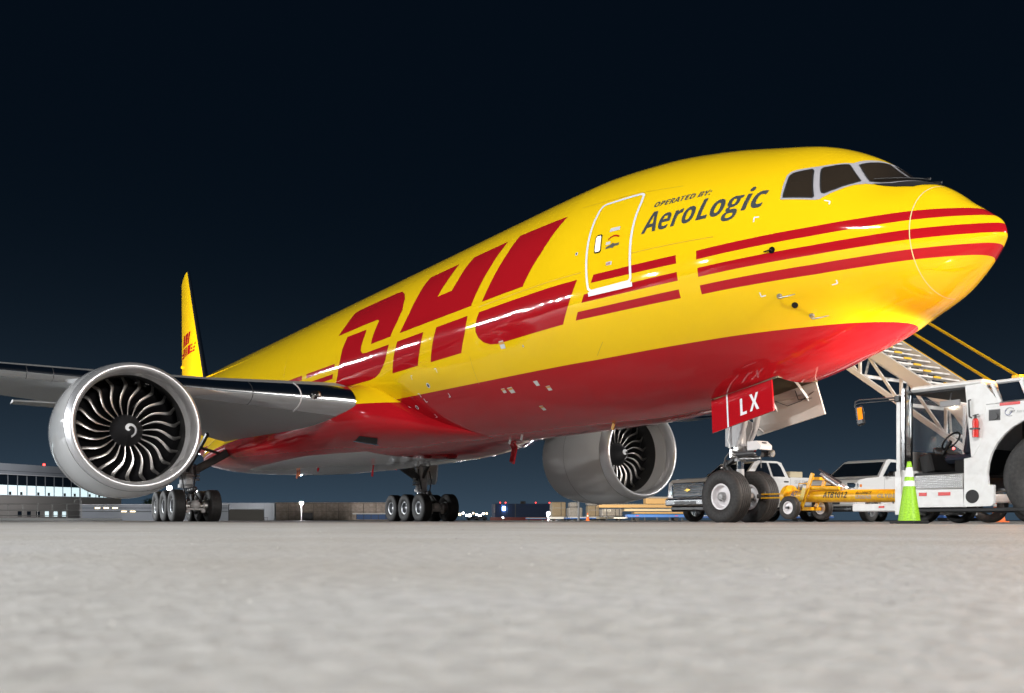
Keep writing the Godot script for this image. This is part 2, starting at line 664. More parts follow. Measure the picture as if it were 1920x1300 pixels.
	glow("red_glow", Color(1.0, 0.03, 0.02), 6.0)
	glow("window_glow", Color(0.72, 0.93, 0.98), 1.05)
	glow("cabin_glow", Color(1.0, 0.62, 0.38), 0.75)
	var gl := mat("clear_glass", Color(0.5, 0.55, 0.56), 0.03)
	gl.transparency = BaseMaterial3D.TRANSPARENCY_ALPHA
	gl.albedo_color.a = 0.18

# ---------------------------------------------------------------- the apron's lamps
func spot(parent: Node, called: String, at: Vector3, to: Vector3, energy: float, angle: float, col: Color, size := 0.4) -> void:
	var l := SpotLight3D.new()
	l.name = called
	l.light_energy = energy
	l.light_color = col.linear_to_srgb()
	l.light_size = size
	l.spot_range = 400.0
	l.spot_attenuation = 2.0
	l.spot_angle = angle
	l.spot_angle_attenuation = 0.6
	l.shadow_enabled = true
	parent.add_child(l, true)
	l.transform = Transform3D(Basis.looking_at(to - at), at)

func lamp(parent: Node, called: String, at: Vector3, energy: float, col: Color, size := 0.15) -> void:
	var l := OmniLight3D.new()
	l.name = called
	l.light_energy = energy
	l.light_color = col.linear_to_srgb()
	l.light_size = size
	l.omni_range = 400.0
	l.omni_attenuation = 2.0
	l.shadow_enabled = true
	parent.add_child(l, true)
	l.position = at

func mast(x: float, z: float, high: float, heads: int, aim: Vector3, energy: float, label: String, col := Color(1.0, 0.975, 0.94)) -> void:
	var t := thing("floodlight_mast", label, "floodlight mast", Transform3D(Basis(), Vector3(x, 0, z)), "floodlight masts round the stand")
	var b := MB.new()
	b.tube([Vector3.ZERO, Vector3(0, high, 0)], [0.28, 0.14], 12)
	put("pole", b, "mast_steel", t)
	b = MB.new()
	var dir := (aim - Vector3(x, high, z))
	var flat := Vector3(dir.x, 0, dir.z).normalized()
	var side := flat.cross(Vector3.UP).normalized()
	b.bar(-side * heads * 0.45 + Vector3(0, high, 0), side * heads * 0.45 + Vector3(0, high, 0), 0.15, 0.15)
	put("crossbar", b, "mast_steel", t)
	for i in heads:
		var c := Vector3(0, high, 0) + side * (i - (heads - 1) * 0.5) * 0.85 + flat * 0.25
		var look := Basis.looking_at(dir)
		b = MB.new()
		b.box(c, Vector3(0.62, 0.5, 0.22), look, 0.03)
		var hd := put("floodlight", b, "mast_steel", t)
		b = MB.new()
		b.box(c - look.z * 0.12, Vector3(0.54, 0.42, 0.02), look)
		put("lens", b, "flood_face", hd)
		spot(t, "lamp", c - look.z * 0.2, c + dir, energy / heads, 75.0, col, 0.25)

func lighting() -> void:
	mast(-14, 14, 20, 4, Vector3(0, 2, -20), 1180, "tall floodlight mast behind and to the left of the camera")
	mast(26, 26, 15, 4, Vector3(4, 3, -20), 1900, "tall floodlight mast behind and to the right of the camera")
	mast(44, -14, 18, 3, Vector3(9, 3, -17), 1200, "tall floodlight mast ahead of the aircraft nose beyond the tug")
	# row of apron lights along the cargo building, off to the left of the picture
	var row := [[34, 10.0], [52, 9.5], [68, 9.2], [72.5, 9.4], [77, 9.0], [85, 10.8], [91, 11.2], [98, 11.0], [105, 13.4], [109, 13.0], [114, 13.6], [120, 14.2], [150, 18.5], [169, 22.5], [176, 23.6], [182, 24.4], [189, 25.2]]
	for i in row.size():
		var s: float = row[i][0]
		var p := AX * A(s, 72.0 + 1.5 * sin(i * 1.7), 0)
		var t := thing("apron_light", "short apron lighting pole in the row off to the left", "light pole", Transform3D(Basis(), p), "apron lighting poles off to the left")
		var hh: float = row[i][1]
		var b := MB.new()
		b.tube([Vector3.ZERO, Vector3(0, hh, 0)], [0.14, 0.08], 8)
		put("pole", b, "mast_steel", t)
		var to := AX * A(6 + i * 1.2, 2.0, 4.0) - p
		var look := Basis.looking_at(to - Vector3(0, hh, 0))
		b = MB.new()
		b.box(Vector3(0, hh + 0.1, 0), Vector3(0.85, 0.42, 0.2), look, 0.03)
		put("floodlight", b, "mast_steel", t)
		b = MB.new()
		b.box(Vector3(0, hh + 0.1, 0) - look.z * 0.11, Vector3(0.8, 0.36, 0.02), look)
		put("lens", b, "flood_cool", t)
		spot(t, "lamp", Vector3(0, hh + 0.1, 0) - look.z * 0.2, to, 360.0 if s > 60.0 and s < 140.0 else 850.0, 60.0, Color(0.95, 0.98, 1.0), 0.2)

func ground() -> void:
	var m := mat("apron", Color.WHITE, 0.62)
	m.albedo_color = Color.WHITE
	m.albedo_texture = noise_tex(0.02, Color(0.325, 0.323, 0.319), Color(0.45, 0.448, 0.442), 61, 6, 1024)
	m.detail_enabled = true
	m.detail_albedo = noise_tex(0.006, Color(0.85, 0.83, 0.80), Color(0.98, 0.99, 1.0), 62, 5, 1024)
	m.detail_blend_mode = BaseMaterial3D.BLEND_MODE_MUL
	m.detail_uv_layer = BaseMaterial3D.DETAIL_UV_2
	relief(m, noise_tex(0.03, Color(0, 0, 0), Color(1, 1, 1), 63, 6, 1024), 0.35)
	var xs: Array = []
	var b := MB.new()
	var uv := PackedVector2Array()
	var uv2 := PackedVector2Array()
	var ring := [0.0, 3.0, 8.0, 20.0, 60.0, 200.0, 700.0, 2200.0]
	for x in range(-7, 8):
		for z in range(-7, 8):
			var px: float = ring[absi(x)] * signf(x)
			var pz: float = ring[absi(z)] * signf(z)
			b.v.append(Vector3(px, 0, pz)); b.n.append(Vector3.UP)
			uv.append(Vector2(px, pz) / 0.62); uv2.append(Vector2(px, pz) / 7.3)
	for i in 14:
		for j in 14:
			var k := i * 15 + j
			b.ix.append_array([k, k + 15, k + 16, k, k + 16, k + 1])
	var am := ArrayMesh.new()
	var ar := []
	ar.resize(Mesh.ARRAY_MAX)
	ar[Mesh.ARRAY_VERTEX] = b.v
	ar[Mesh.ARRAY_NORMAL] = b.n
	ar[Mesh.ARRAY_TEX_UV] = uv
	ar[Mesh.ARRAY_TEX_UV2] = uv2
	ar[Mesh.ARRAY_INDEX] = b.ix
	am.add_surface_from_arrays(Mesh.PRIMITIVE_TRIANGLES, ar)
	am.surface_set_material(0, m)
	var o := MeshInstance3D.new()
	o.name = "apron_ground"
	o.mesh = am
	o.set_meta("kind", "structure")
	o.set_meta("label", "pale concrete airport apron")
	add_child(o)
	# sealed joints between the slabs, laid along and across the stand
	for k in range(-7, 8):
		for across in [false, true]:
			b = MB.new()
			var c := 7.6 * k + 3.1
			var p0 := AX * (Vector3(c, 0.004, -75) if across else Vector3(-75, 0.004, c))
			var p1 := AX * (Vector3(c, 0.004, 75) if across else Vector3(75, 0.004, c))
			var sd := (p1 - p0).cross(Vector3.UP).normalized() * 0.011
			b.facet([p0 - sd, p1 - sd, p1 + sd, p0 + sd], Vector3(0, -50, 0))
			put("slab_joint", b, "joint_seal", o)
	b = MB.new()
	var cr: Array = []
	for k in 13:
		var u := k / 12.0
		cr.append([Vector3(-0.46 + 0.22 * u, 0.0042, -0.635 + 0.012 * sin(u * 9.0) - 0.01 * u), 0.0022 * (1.2 - u) * (1.0 + 0.4 * sin(k * 2.0)) + 0.0002])
	for k in 12:
		var w0 := Vector3(0, 0, cr[k][1])
		var w1 := Vector3(0, 0, cr[k + 1][1])
		b.facet([cr[k][0] - w0, cr[k + 1][0] - w1, cr[k + 1][0] + w1, cr[k][0] + w0], Vector3(0, -50, 0))
	put("crack", b, "joint_seal", o)
	# loose grit lying on the concrete near the camera
	var rng := RandomNumberGenerator.new()
	rng.seed = 11
	for kind in [["grit_pale", "grit_pale", 110], ["grit_dark", "grit_dark", 60]]:
		b = MB.new()
		for k in kind[2]:
			var z := 0.45 * pow(16.0, rng.randf())
			var x := (rng.randf() * 1.3 - 0.65) * z
			var r := rng.randf_range(0.0004, 0.0011) * (1.0 + z * 0.35)
			var c := Vector3(x, r * 0.5, -z)
			var pts := [c + Vector3(r, 0, 0), c + Vector3(0, 0, r * 1.2), c + Vector3(-r, 0, 0.2 * r), c + Vector3(0, 0, -r)]
			var top := c + Vector3(0.2 * r, r * 0.8, 0)
			for q in 4: b.facet([pts[q], pts[(q + 1) % 4], top], c)
		var gr := put(kind[0], b, kind[1], self)
		gr.set_meta("kind", "stuff")
		gr.set_meta("label", ("pale" if kind[0] == "grit_pale" else "dark") + " loose grit scattered on the concrete")
		gr.set_meta("category", "grit")

# ---------------------------------------------------------------- the aircraft
func aircraft() -> void:
	var ac := thing("cargo_aircraft", "large yellow freighter with red belly, red logo letters and two grey engines", "aircraft", AX)
	fuselage(ac)
	fairing(ac)
	for side in [1.0, -1.0]:
		wing(ac, side)
		engine(ac, side)
		main_gear(ac, side)
		stabilizer(ac, side)
	fin(ac)
	nose_gear(ac)

func fuselage(ac: Node3D) -> void:
	var b := MB.new()
	var NS := 250
	var NT := 168
	var qmax := sqrt(58.0)
	var rows: Array = []
	var ss: Array = []
	for i in NS + 1:
		ss.append(pow(0.0005 + (qmax - 0.001) * i / NS, 2))
	for s in [4.34, 6.16]:
		ss.append(s)
	ss.sort()
	for s in ss:
		var sec := section(s)
		for j in NT:
			b.v.append(on_section(sec, s, TAU * j / NT - PI / 2)); b.n.append(Vector3.ZERO)
	for i in ss.size() - 1:
		for j in NT:
			var a := i * NT + j
			var a2 := i * NT + (j + 1) % NT
			var c := (i + 1) * NT + (j + 1) % NT
			var d := (i + 1) * NT + j
			var mid := (b.v[a] + b.v[c]) * 0.5
			if mid.x > 4.34 and mid.x < 6.16 and absf(mid.z) < 0.58 and mid.y < 4.0:
				continue
			b._st(a, a2, c, false); b._st(a, c, d, false)
	for i in b.n.size():
		b.n[i] = b.n[i].normalized() if b.n[i].length_squared() > 1e-20 else Vector3(-1, 0, 0)
	var parts := cut(soup(b), func(p): return p.y - 3.605 - clampf((p.x - 8.0) / 60.0, 0.0, 0.2))
	var yellow: Array = parts[0]
	var belly: Array = parts[1]
	# stripes: [top at nose end, bottom at nose end, aft end s, aft slope, forward end s, rise aft]
	var stripes: Array = []
	for st in [[5.195, 5.03, 4.57, -0.03, -1.0, 0.0], [4.87, 4.705, 4.57, -0.03, -1.0, 0.0], [4.55, 4.385, 4.58, -0.03, -1.0, 0.0],
			[5.215, 5.05, 7.40, -0.55, 5.045, 0.035], [4.89, 4.725, 7.73, -0.70, 5.05, 0.018], [4.565, 4.40, 8.01, -0.75, 5.07, 0.016]]:
		var top: float = st[0]
		var bot: float = st[1]
		var mid := (top + bot) * 0.5
		var rise: float = st[5]
		var nose := func(p): return 0.0 if p.x > 2.4 else (2.4 - p.x) * 0.036
		var r1 := cut(yellow, func(p): return top + rise * (p.x - 5.05) + (nose.call(p) if rise == 0.0 else 0.0) - p.y)
		if rise == 0.0:
			r1 = cut(yellow, func(p): return top + nose.call(p) - p.y)
		var r2 := cut(r1[0], func(p): return p.y - (bot + (rise * (p.x - 5.05) if rise != 0.0 else nose.call(p))))
		var r3 := cut(r2[0], func(p): return st[2] + st[3] * (p.y - mid) - p.x)
		var r4 := cut(r3[0], func(p): return p.x - st[4])
		yellow = r1[1] + r2[1] + r3[1] + r4[1]
		stripes.append(r4[0])
	var f := put("fuselage", from_soup(yellow), "yellow", ac)
	put("belly", from_soup(belly), "red", f, "deep red belly of the fuselage")
	for s in stripes:
		for half in cut(s, func(p): return -p.z):
			put("stripe", from_soup(half), "red", f, "red stripe along the nose")
	# gear bay
	b = MB.new()
	for l in [-0.6, 0.6]:
		b.prism(V2([4.34, 2.90, 6.16, 2.66, 6.16, 3.84, 4.34, 3.84]), -l - 0.012, -l + 0.012)
	b.box(A(5.25, 0, 3.82), Vector3(1.9, 0.03, 1.2))
	b.box(A(4.32, 0, 3.38), Vector3(0.03, 0.95, 1.2))
	b.box(A(6.18, 0, 3.25), Vector3(0.03, 1.15, 1.2))
	for k in 5:
		b.box(A(4.6 + 0.35 * k, 0, 3.74), Vector3(0.06, 0.12, 1.15))
	put("gear_bay", b, "bay", f)
	# logo
	var logo := [
		[21.38, .314, 21.0, .452, 20.82, .575, 20.54, .597, 19.02, .597, 17.58, .59, 17.2, .575, 16.87, .519, 16.6, .441, 16.45, .30, 16.62, .195, 17.0, .055, 18.40, .055, 18.35, .107, 18.07, .285, 18.19, .308, 19.08, .314, 20.18, .314],
		[18.92, .242, 18.96, .189, 19.15, .077, 19.18, .026, 19.06, -.01, 18.79, -.018, 17.09, -.018, 17.41, -.155, 17.66, -.213, 18.0, -.269, 18.38, -.298, 18.79, -.308, 21.0, -.300, 21.57, -.285, 21.76, -.262, 21.43, -.225, 21.18, -.148, 20.9, -.006, 20.74, .122, 20.48, .250],
		[16.37, .055, 16.19, .108, 15.87, .227, 15.65, .394, 15.53, .529, 15.40, .595, 13.73, .595, 13.85, .474, 14.23, .280, 13.42, .280, 13.24, .376, 13.08, .503, 12.93, .592, 11.25, .592, 11.33, .514, 11.53, .375, 11.80, .238, 12.0, .145, 12.2, .055],
		[16.52, -.02, 14.85, -.02, 15.14, -.166, 15.47, -.308, 17.15, -.308, 16.83, -.148],
		[14.08, -.02, 12.37, -.02, 12.59, -.162, 12.96, -.312, 14.69, -.312, 14.38, -.157],
		[11.66, .055, 11.40, .161, 11.13, .294, 10.90, .427, 10.71, .595, 8.71, .575, 8.98, .425, 9.24, .285, 9.49, .191, 9.81, .055],
		[11.78, -.025, 9.7, -.026, 7.81, -.025, 8.01, -.121, 8.23, -.223, 8.46, -.322, 11.14, -.327, 11.48, -.314, 11.77, -.281, 11.96, -.233, 12.05, -.177, 12.0, -.121, 11.92, -.068],
	]
	for poly in logo:
		b = MB.new()
		patch(b, V2(poly), 0.004)
		put("logo_panel", b, "red", f, "red piece of the large logo letters")
	for poly in [[24.05, -.013, 21.34, -.015, 21.44, -.062, 24.07, -.064], [26.9, -.012, 24.5, -.012, 24.53, -.064, 26.95, -.064], [24.3, -.12, 21.56, -.12, 21.68, -.17, 24.3, -.172], [24.4, -.228, 21.9, -.228, 22.0, -.278, 24.4, -.28]]:
		b = MB.new()
		patch(b, V2(poly), 0.004)
		put("logo_stripe", b, "red", f)
	# lettering
	for w in [["AeroLogic", true, 0.20, 5.99, 5.70, 2.74, 0.60, 0.035], ["OPERATED BY:", true, 0.20, 5.83, 6.375, 1.36, 0.115, 0.062]]:
		var t := text_tris(w[0], w[1], w[2])
		var wide := 1e-6
		var tall := 1e-6
		for p in t:
			wide = maxf(wide, p.x); tall = maxf(tall, p.y)
		b = MB.new()
		for i in range(0, t.size(), 3):
			var q: Array = []
			for k in 3:
				var s: float = w[3] - t[i + k].x / wide * w[5]
				var h: float = w[4] + t[i + k].y / tall * w[6] - (w[3] - s) * w[7]
				q.append(Vector2(s, th_at(s, h)))
			fine_tri(b, q[0], q[1], q[2], 0.006, 2)
		put("lettering", b, "dark_letter", f, "dark grey slanted operator name")
	# service door
	var dp := V2([7.44, .572, 6.40, .592, 6.31, .575, 6.27, .50, 6.27, .36, 6.26, .2, 6.24, .06, 6.235, -.06, 6.24, -.112, 6.29, -.136, 6.8, -.137, 7.41, -.137, 7.49, -.112, 7.51, -.05, 7.535, .075, 7.555, .209, 7.565, .329, 7.56, .433, 7.54, .53, 7.50, .56])
	var fine: Array = []
	for i in dp.size():
		for k in 4: fine.append(dp[i].lerp(dp[(i + 1) % dp.size()], k / 4.0))
	b = MB.new()
	ribbon(b, fine, 0.062, 0.007, true)
	put("door_outline", b, "mark_white", f, "white outline of the service door")
	b = MB.new()
	patch(b, V2([7.50, -.140, 6.21, -.143, 6.21, -.178, 7.50, -.170]), 0.012)
	put("door_sill", b, "mark_white", f)
	b = MB.new()
	patch(b, V2([7.35, .272, 7.31, .285, 7.19, .285, 7.15, .272, 7.12, .15, 7.15, .137, 7.29, .137, 7.33, .15]), 0.006)
	var dw := put("door_window", b, "black_gloss", f)
	b = MB.new()
	patch(b, V2([7.325, .262, 7.30, .274, 7.20, .274, 7.175, .262, 7.145, .158, 7.165, .148, 7.28, .148, 7.305, .158]), 0.010)
	put("pane", b, "cabin_glow", f, "small warmly lit door window pane")
	b = MB.new()
	patch(b, V2([6.94, .315, 6.65, .313, 6.65, .284, 6.95, .285]), 0.006)
	patch(b, V2([6.93, .047, 6.76, .046, 6.77, .021, 6.93, .024]), 0.006)
	patch(b, V2([6.99, .205, 6.86, .205, 6.86, .182, 6.99, .182]), 0.006)
	put("placard", b, "placard", f)
	b = MB.new()
	ribbon(b, [Vector2(6.94, .222), Vector2(6.88, .237), Vector2(6.79, .244), Vector2(6.70, .240), Vector2(6.62, .228)], 0.035, 0.006)
	put("handle_arc", b, "red", f)
	b = MB.new()
	patch(b, V2([6.98, .165, 6.84, .178, 6.78, .188, 6.72, .178, 6.59, .178, 6.60, .160, 6.72, .158, 6.78, .146, 6.84, .155, 6.98, .150]), 0.006)
	put("door_handle", b, "steel", f)
	# EXIT on its placard
	var ex := text_tris("EXIT", true)
	b = MB.new()
	for i in range(0, ex.size(), 3):
		var q: Array = []
		for k in 3: q.append(Vector2(6.915 - ex[i + k].x * 0.06, 0.027 + ex[i + k].y * 0.02))
		skin_tri(b, q[0], q[1], q[2], 0.009)
	put("lettering", b, "red", f, "the word EXIT on the door placard")
	# placards and painted corner ticks
	for q in [[11.09, -.311, 10.89, -.311, 10.87, -.379, 11.08, -.376], [11.94, -.707, 11.78, -.707, 11.80, -.753, 11.94, -.753], [11.66, -.711, 11.44, -.709, 11.44, -.770, 11.64, -.770], [10.45, -.702, 10.27, -.703, 10.29, -.752, 10.43, -.751], [10.11, -.770, 9.95, -.770, 9.97, -.819, 10.12, -.817], [11.03, -.955, 10.88, -.955, 10.91, -1.013, 11.05, -1.015]]:
		b = MB.new()
		patch(b, V2(q), 0.006)
		put("placard", b, "placard", f)
		if q[0] != 10.45:
			var pv := V2(q)
			b = MB.new()
			patch(b, PackedVector2Array([pv[0].lerp(pv[3], 0.1), pv[1].lerp(pv[2], 0.1), pv[1].lerp(pv[2], 0.42), pv[0].lerp(pv[3], 0.42)]), 0.010)
			put("placard_band", b, "placard_orange", f)
	b = MB.new()
	for tk in [[2.17, .371, 1, -1], [3.40, .192, -1, -1], [2.14, -.560, 1, 1], [3.44, -.5, -1, 1], [16.07, -.382, -1, -1], [14.52, -.379, 1, -1], [17.75, -.558, -1, -1], [16.06, -.569, 1, -1], [14.5, -.673, 1, 1], [16.04, -.861, 1, 1], [15.97, -.671, -1, 1]]:
		var c := Vector2(tk[0], tk[1])
		var sz := 0.09
		ribbon(b, [c, c + Vector2(sz * tk[2], 0)], 0.022, 0.005)
		ribbon(b, [c, c + Vector2(0, sz * 0.45 * tk[3])], 0.022, 0.006)
	put("corner_marks", b, "mark_white", f)
	# skin seams
	b = MB.new()
	var rad: Array = []
	for k in 60: rad.append(Vector2(1.01, -1.75 + 3.2 * k / 59.0))
	ribbon(b, rad, 0.012, 0.004)
	put("radome_seam", b, "seam_light", f, "pale seam round the radome")
	for line in [[7.46, -.52, 7.8, -.614], [12.6, -.36, 12.75, -.62], [8.3, .62, 5.3, .60], [7.7, .02, 11.8, .02], [6.2, .07, 4.2, .07], [26.5, -.3, 26.5, 1.2], [31.0, -.3, 31.0, 1.2], [14.2, .70, 26.0, .70]]:
		var pa := Vector2(line[0], line[1])
		var pb := Vector2(line[2], line[3])
		var path: Array = []
		for k in 17: path.append(pa.lerp(pb, k / 16.0))
		b = MB.new()
		ribbon(b, path, 0.010, 0.003)
		put("skin_seam", b, "seam", f)
	# drain discs and lights
	for d in [[15.32, -.514, .085], [17.14, -.70, .075], [16.69, -.705, .075], [10.14, -.4, .03], [7.88, .176, .04]]:
		b = MB.new()
		var ring := PackedVector2Array()
		var ring2 := PackedVector2Array()
		for k in 18:
			var a := TAU * k / 18
			ring.append(Vector2(d[0] + cos(a) * d[2], d[1] + sin(a) * d[2] / 3.1))
			ring2.append(Vector2(d[0] + cos(a) * d[2] * 0.66, d[1] + sin(a) * d[2] * 0.66 / 3.1))
		patch(b, ring, 0.006)
		var dd := put("vent_disc", b, "mark_white", f)
		b = MB.new()
		patch(b, ring2, 0.010)
		put("vent_mesh", b, "gear_dark", f)
	# probes
	for p in [[3.12, -.537], [2.77, -.809]]:
		b = MB.new()
		var o := skin(p[0], p[1])
		var nn := skin_n(p[0], p[1])
		b.tube([o - nn * 0.01, o + nn * 0.02], 0.05, 14)
		b.tube([o, o + nn * 0.10 + Vector3(-0.03, 0, 0), o + nn * 0.125 + Vector3(-0.10, 0, 0), o + nn * 0.13 + Vector3(-0.40, 0.0, 0)], [0.026, 0.022, 0.016, 0.007], 8)
		put("pitot_probe", b, "steel", f)
	for p in [[2.94, -.657], [3.06, -.118]]:
		b = MB.new()
		var o := skin(p[0], p[1])
		var nn := skin_n(p[0], p[1])
		b.tube([o - nn * 0.01, o + nn * 0.012], 0.058, 18)
		if p[1] > -0.3: b.tube([o, o + nn * 0.06, o + nn * 0.07 + Vector3(0.16, 0, 0)], [0.02, 0.016, 0.01], 6)
		put("sensor_disc", b, "black_gloss", f)
	# small aerials and drain masts under the belly
	for m in [[13.5, -1.35, 0.10], [14.6, -1.45, 0.08], [9.6, -1.4, 0.09]]:
		b = MB.new()
		var o := skin(m[0], m[1])
		b.bar(o, o + Vector3(0.06, -m[2] * 1.6, 0), 0.02, 0.09)
		put("drain_mast", b, "tow_yellow" if m[0] == 9.6 else "steel", f)
	windscreen(f)

func fine_tri(b: MB, p: Vector2, q: Vector2, r: Vector2, off: float, depth: int) -> void:
	if depth == 0 or maxf(p.distance_to(q), maxf(q.distance_to(r), r.distance_to(p))) < 0.12:
		skin_tri(b, p, q, r, off)
		return
	var a := (p + q) * 0.5
	var c := (q + r) * 0.5
	var d := (r + p) * 0.5
	for t in [[p, a, d], [a, q, c], [d, c, r], [a, c, d]]:
		fine_tri(b, t[0], t[1], t[2], off, depth - 1)

func windscreen(f: Node3D) -> void:
	for side in [1.0, -1.0]:
		var mir := func(poly: Array) -> PackedVector2Array:
			var o := V2(poly)
			if side < 0:
				for i in o.size(): o[i].y = PI - o[i].y
			return o
		var b := MB.new()
		patch(b, mir.call([2.99, .352, 3.02, .456, 3.06, .624, 3.03, .675, 2.98, .70, 2.65, .80, 2.45, .905, 2.26, 1.04, 2.22, 1.3, 2.20, 1.565, 1.27, 1.565, 1.42, 1.2, 1.55, .985, 1.72, .86, 1.844, .80, 1.97, .695, 2.12, .545, 2.28, .418, 2.34, .375, 2.41, .362]), 0.006, 0.12, 0.05)
		put("window_frame", b, "frame_grey", f, "pale grey frame of the flight deck windows")
		for w in [[2.952, .372, 2.972, .51, 3.0, .62, 2.975, .652, 2.93, .672, 2.70, .742, 2.655, .72, 2.445, .402, 2.46, .385], [2.34, .456, 2.365, .48, 2.555, .765, 2.548, .80, 2.49, .825, 2.275, .972, 2.245, .968, 1.935, .808, 1.94, .79, 1.998, .712, 2.166, .545, 2.30, .455], [2.17, 1.06, 2.14, 1.30, 2.13, 1.53, 1.36, 1.53, 1.42, 1.30, 1.5, 1.14, 1.60, 1.0, 1.70, .925, 1.83, .868]]:
			b = MB.new()
			patch(b, mir.call(w), 0.011, 0.1, 0.045)
			put("window_pane", b, "pane_dark", f)
			var wp: PackedVector2Array = mir.call(w)
			var path: Array = []
			for i in wp.size():
				for k in 5: path.append(wp[i].lerp(wp[(i + 1) % wp.size()], k / 5.0))
			b = MB.new()
			ribbon(b, path, 0.022, 0.014, true)
			put("window_seal", b, "black_matt", f)
		b = MB.new()
		patch(b, mir.call([1.78, .845, 1.56, .985, 1.42, 1.2, 1.26, 1.56, 1.06, 1.56, 1.10, 1.25, 1.22, .965, 1.452, .88, 1.633, .855]), 0.007, 0.1, 0.045)
		put("glare_panel", b, "black_matt", f)
		b = MB.new()
		var w0 := skin(1.80, (0.90 if side > 0 else PI - 0.90), 0.05)
		var w1 := skin(1.37, (1.45 if side > 0 else PI - 1.45), 0.05)
		b.tube([w0, (w0 + w1) * 0.5 + Vector3(-0.02, 0.015, 0), w1], 0.012, 6)
		b.tube([w1 + Vector3(-0.10, -0.03, 0), w1 + Vector3(0.10, 0.02, 0)], 0.02, 6)
		put("wiper", b, "black_soft", f)

func fairing(ac: Node3D) -> void:
	# stations: s, half width, top, bottom
	var st := [[14.6, 0.8, 2.75, 2.44, 1.0], [16.0, 1.8, 3.2, 2.385, 0.95], [17.2, 2.75, 3.9, 2.33, 0.9], [18.2, 3.40, 4.4, 2.27, 0.85], [19.2, 3.78, 4.68, 2.22, 0.79], [20.5, 3.95, 4.75, 2.18, 0.73], [22.5, 4.0, 4.75, 2.15, 0.68], [25.0, 4.0, 4.7, 2.12, 0.65], [29.0, 3.95, 4.6, 2.12, 0.65], [32.5, 3.85, 4.5, 2.14, 0.67], [36.0, 3.5, 4.2, 2.25, 0.74], [39.0, 2.9, 3.7, 2.45, 0.86], [42.0, 1.8, 3.2, 2.72, 1.0]]
	var rows: Array = []
	for i in st.size() - 1:
		for k in 6:
			var u := k / 6.0
			var p0: Array = st[maxi(i - 1, 0)]
			var p1: Array = st[i]
			var p2: Array = st[i + 1]
			var p3: Array = st[mini(i + 2, st.size() - 1)]
			var q: Array = []
			for c in 5: q.append(cubic_interpolate(p1[c], p2[c], p0[c], p3[c], u))
			rows.append(fair_row(q))
	rows.append(fair_row(st[-1]))
	var b := MB.new()
	b.grid(rows, true)
	var r1 := cut(soup(b), func(p): return p.y - (3.66 - maxf(0.0, 0.03 * (p.x - 19.0))))
	var r2 := cut(r1[1], func(p): return p.y - (2.38 - 0.012 * absf(p.x - 24.0)) if p.x > 20.2 and p.x < 40.0 else 1.0)
	var f := put("wing_body_fairing", from_soup(r1[0]), "yellow", ac)
	put("fairing_side", from_soup(r2[0]), "red", f)
	put("fairing_underside", from_soup(r2[1]), "nacelle", f, "pale grey underside of the wing fairing")
	var on := func(s: float, h: float, off: float) -> Vector3:
		for i in st.size() - 1:
			if s >= st[i][0] and s < st[i + 1][0]:
				var u: float = (s - st[i][0]) / (st[i + 1][0] - st[i][0])
				var q: Array = []
				for c in 5: q.append(cubic_interpolate(st[i][c], st[i + 1][c], st[maxi(i - 1, 0)][c], st[mini(i + 2, st.size() - 1)][c], u))
				var mid: float = q[3] + (q[2] - q[3]) * 0.52
				var k: float = clampf((mid - h) / (mid - q[3]), 0.0, 1.0)
				return A(s, q[1] * pow(maxf(0.0, 1.0 - pow(k, 2.0 / q[4])), q[4] * 0.5) + off, h - off * 0.5)
		return Vector3.ZERO
	b = MB.new()
	b.quad(on.call(19.5, 2.60, 0.02), on.call(18.95, 2.72, 0.02), on.call(18.45, 2.62, 0.02), on.call(18.95, 2.48, 0.02))
	put("air_inlet", b, "black_matt", f)
	b = MB.new()
	b.bar(on.call(19.55, 2.60, 0.03), on.call(18.95, 2.46, 0.03), 0.03, 0.03)
	put("inlet_lip", b, "polished", f)
	for m in [[24.2, 0.4, 0.42], [30.0, 1.2, 0.22], [30.8, 1.0, 0.26], [27.0, 1.5, 0.12]]:
		b = MB.new()
		b.bar(A(m[0], m[1], 2.14), A(m[0] + 0.12, m[1], 2.14 - m[2]), 0.03, 0.12)
		put("drain_mast", b, "red" if m[0] < 27.5 else "orange_tag", f)
	b = MB.new()
	b.bar(A(17.4, -1.6, 2.5), A(17.6, -1.6, 1.95), 0.05, 0.26)
	put("blade_aerial", b, "red", f)

func fair_row(q: Array) -> PackedVector3Array:
	var row := PackedVector3Array()
	var mid: float = q[3] + (q[2] - q[3]) * 0.52
	for j in 56:
		var a := TAU * j / 56 - PI / 2
		var c := cos(a)
		var s := sin(a)
		var e: float = q[4]
		var z: float = q[1] * signf(c) * pow(absf(c), e)
		var y: float = mid + ((q[2] - mid) if s > 0 else (mid - q[3])) * signf(s) * pow(absf(s), maxf(e, 0.8) if s > 0 else e)
		row.append(Vector3(q[0], y, -z))
	return row

# wing stations: l, s of leading edge, chord, h, thickness
func airfoil(l: float, sle: float, c: float, h: float, t: float, x: float, upper: bool, side: float, tw: float) -> Vector3:
	var yt := 5.0 * t * (0.2969 * sqrt(x) - 0.1260 * x - 0.3516 * x * x + 0.2843 * x * x * x - 0.1036 * x * x * x * x)
	var camber := 0.02 * (4.0 * x * (1.0 - x))
	var y := (camber + yt) if upper else (camber - yt * 0.85)
	return A(sle + x * c, l * side, h + y * c - tw * x * c)

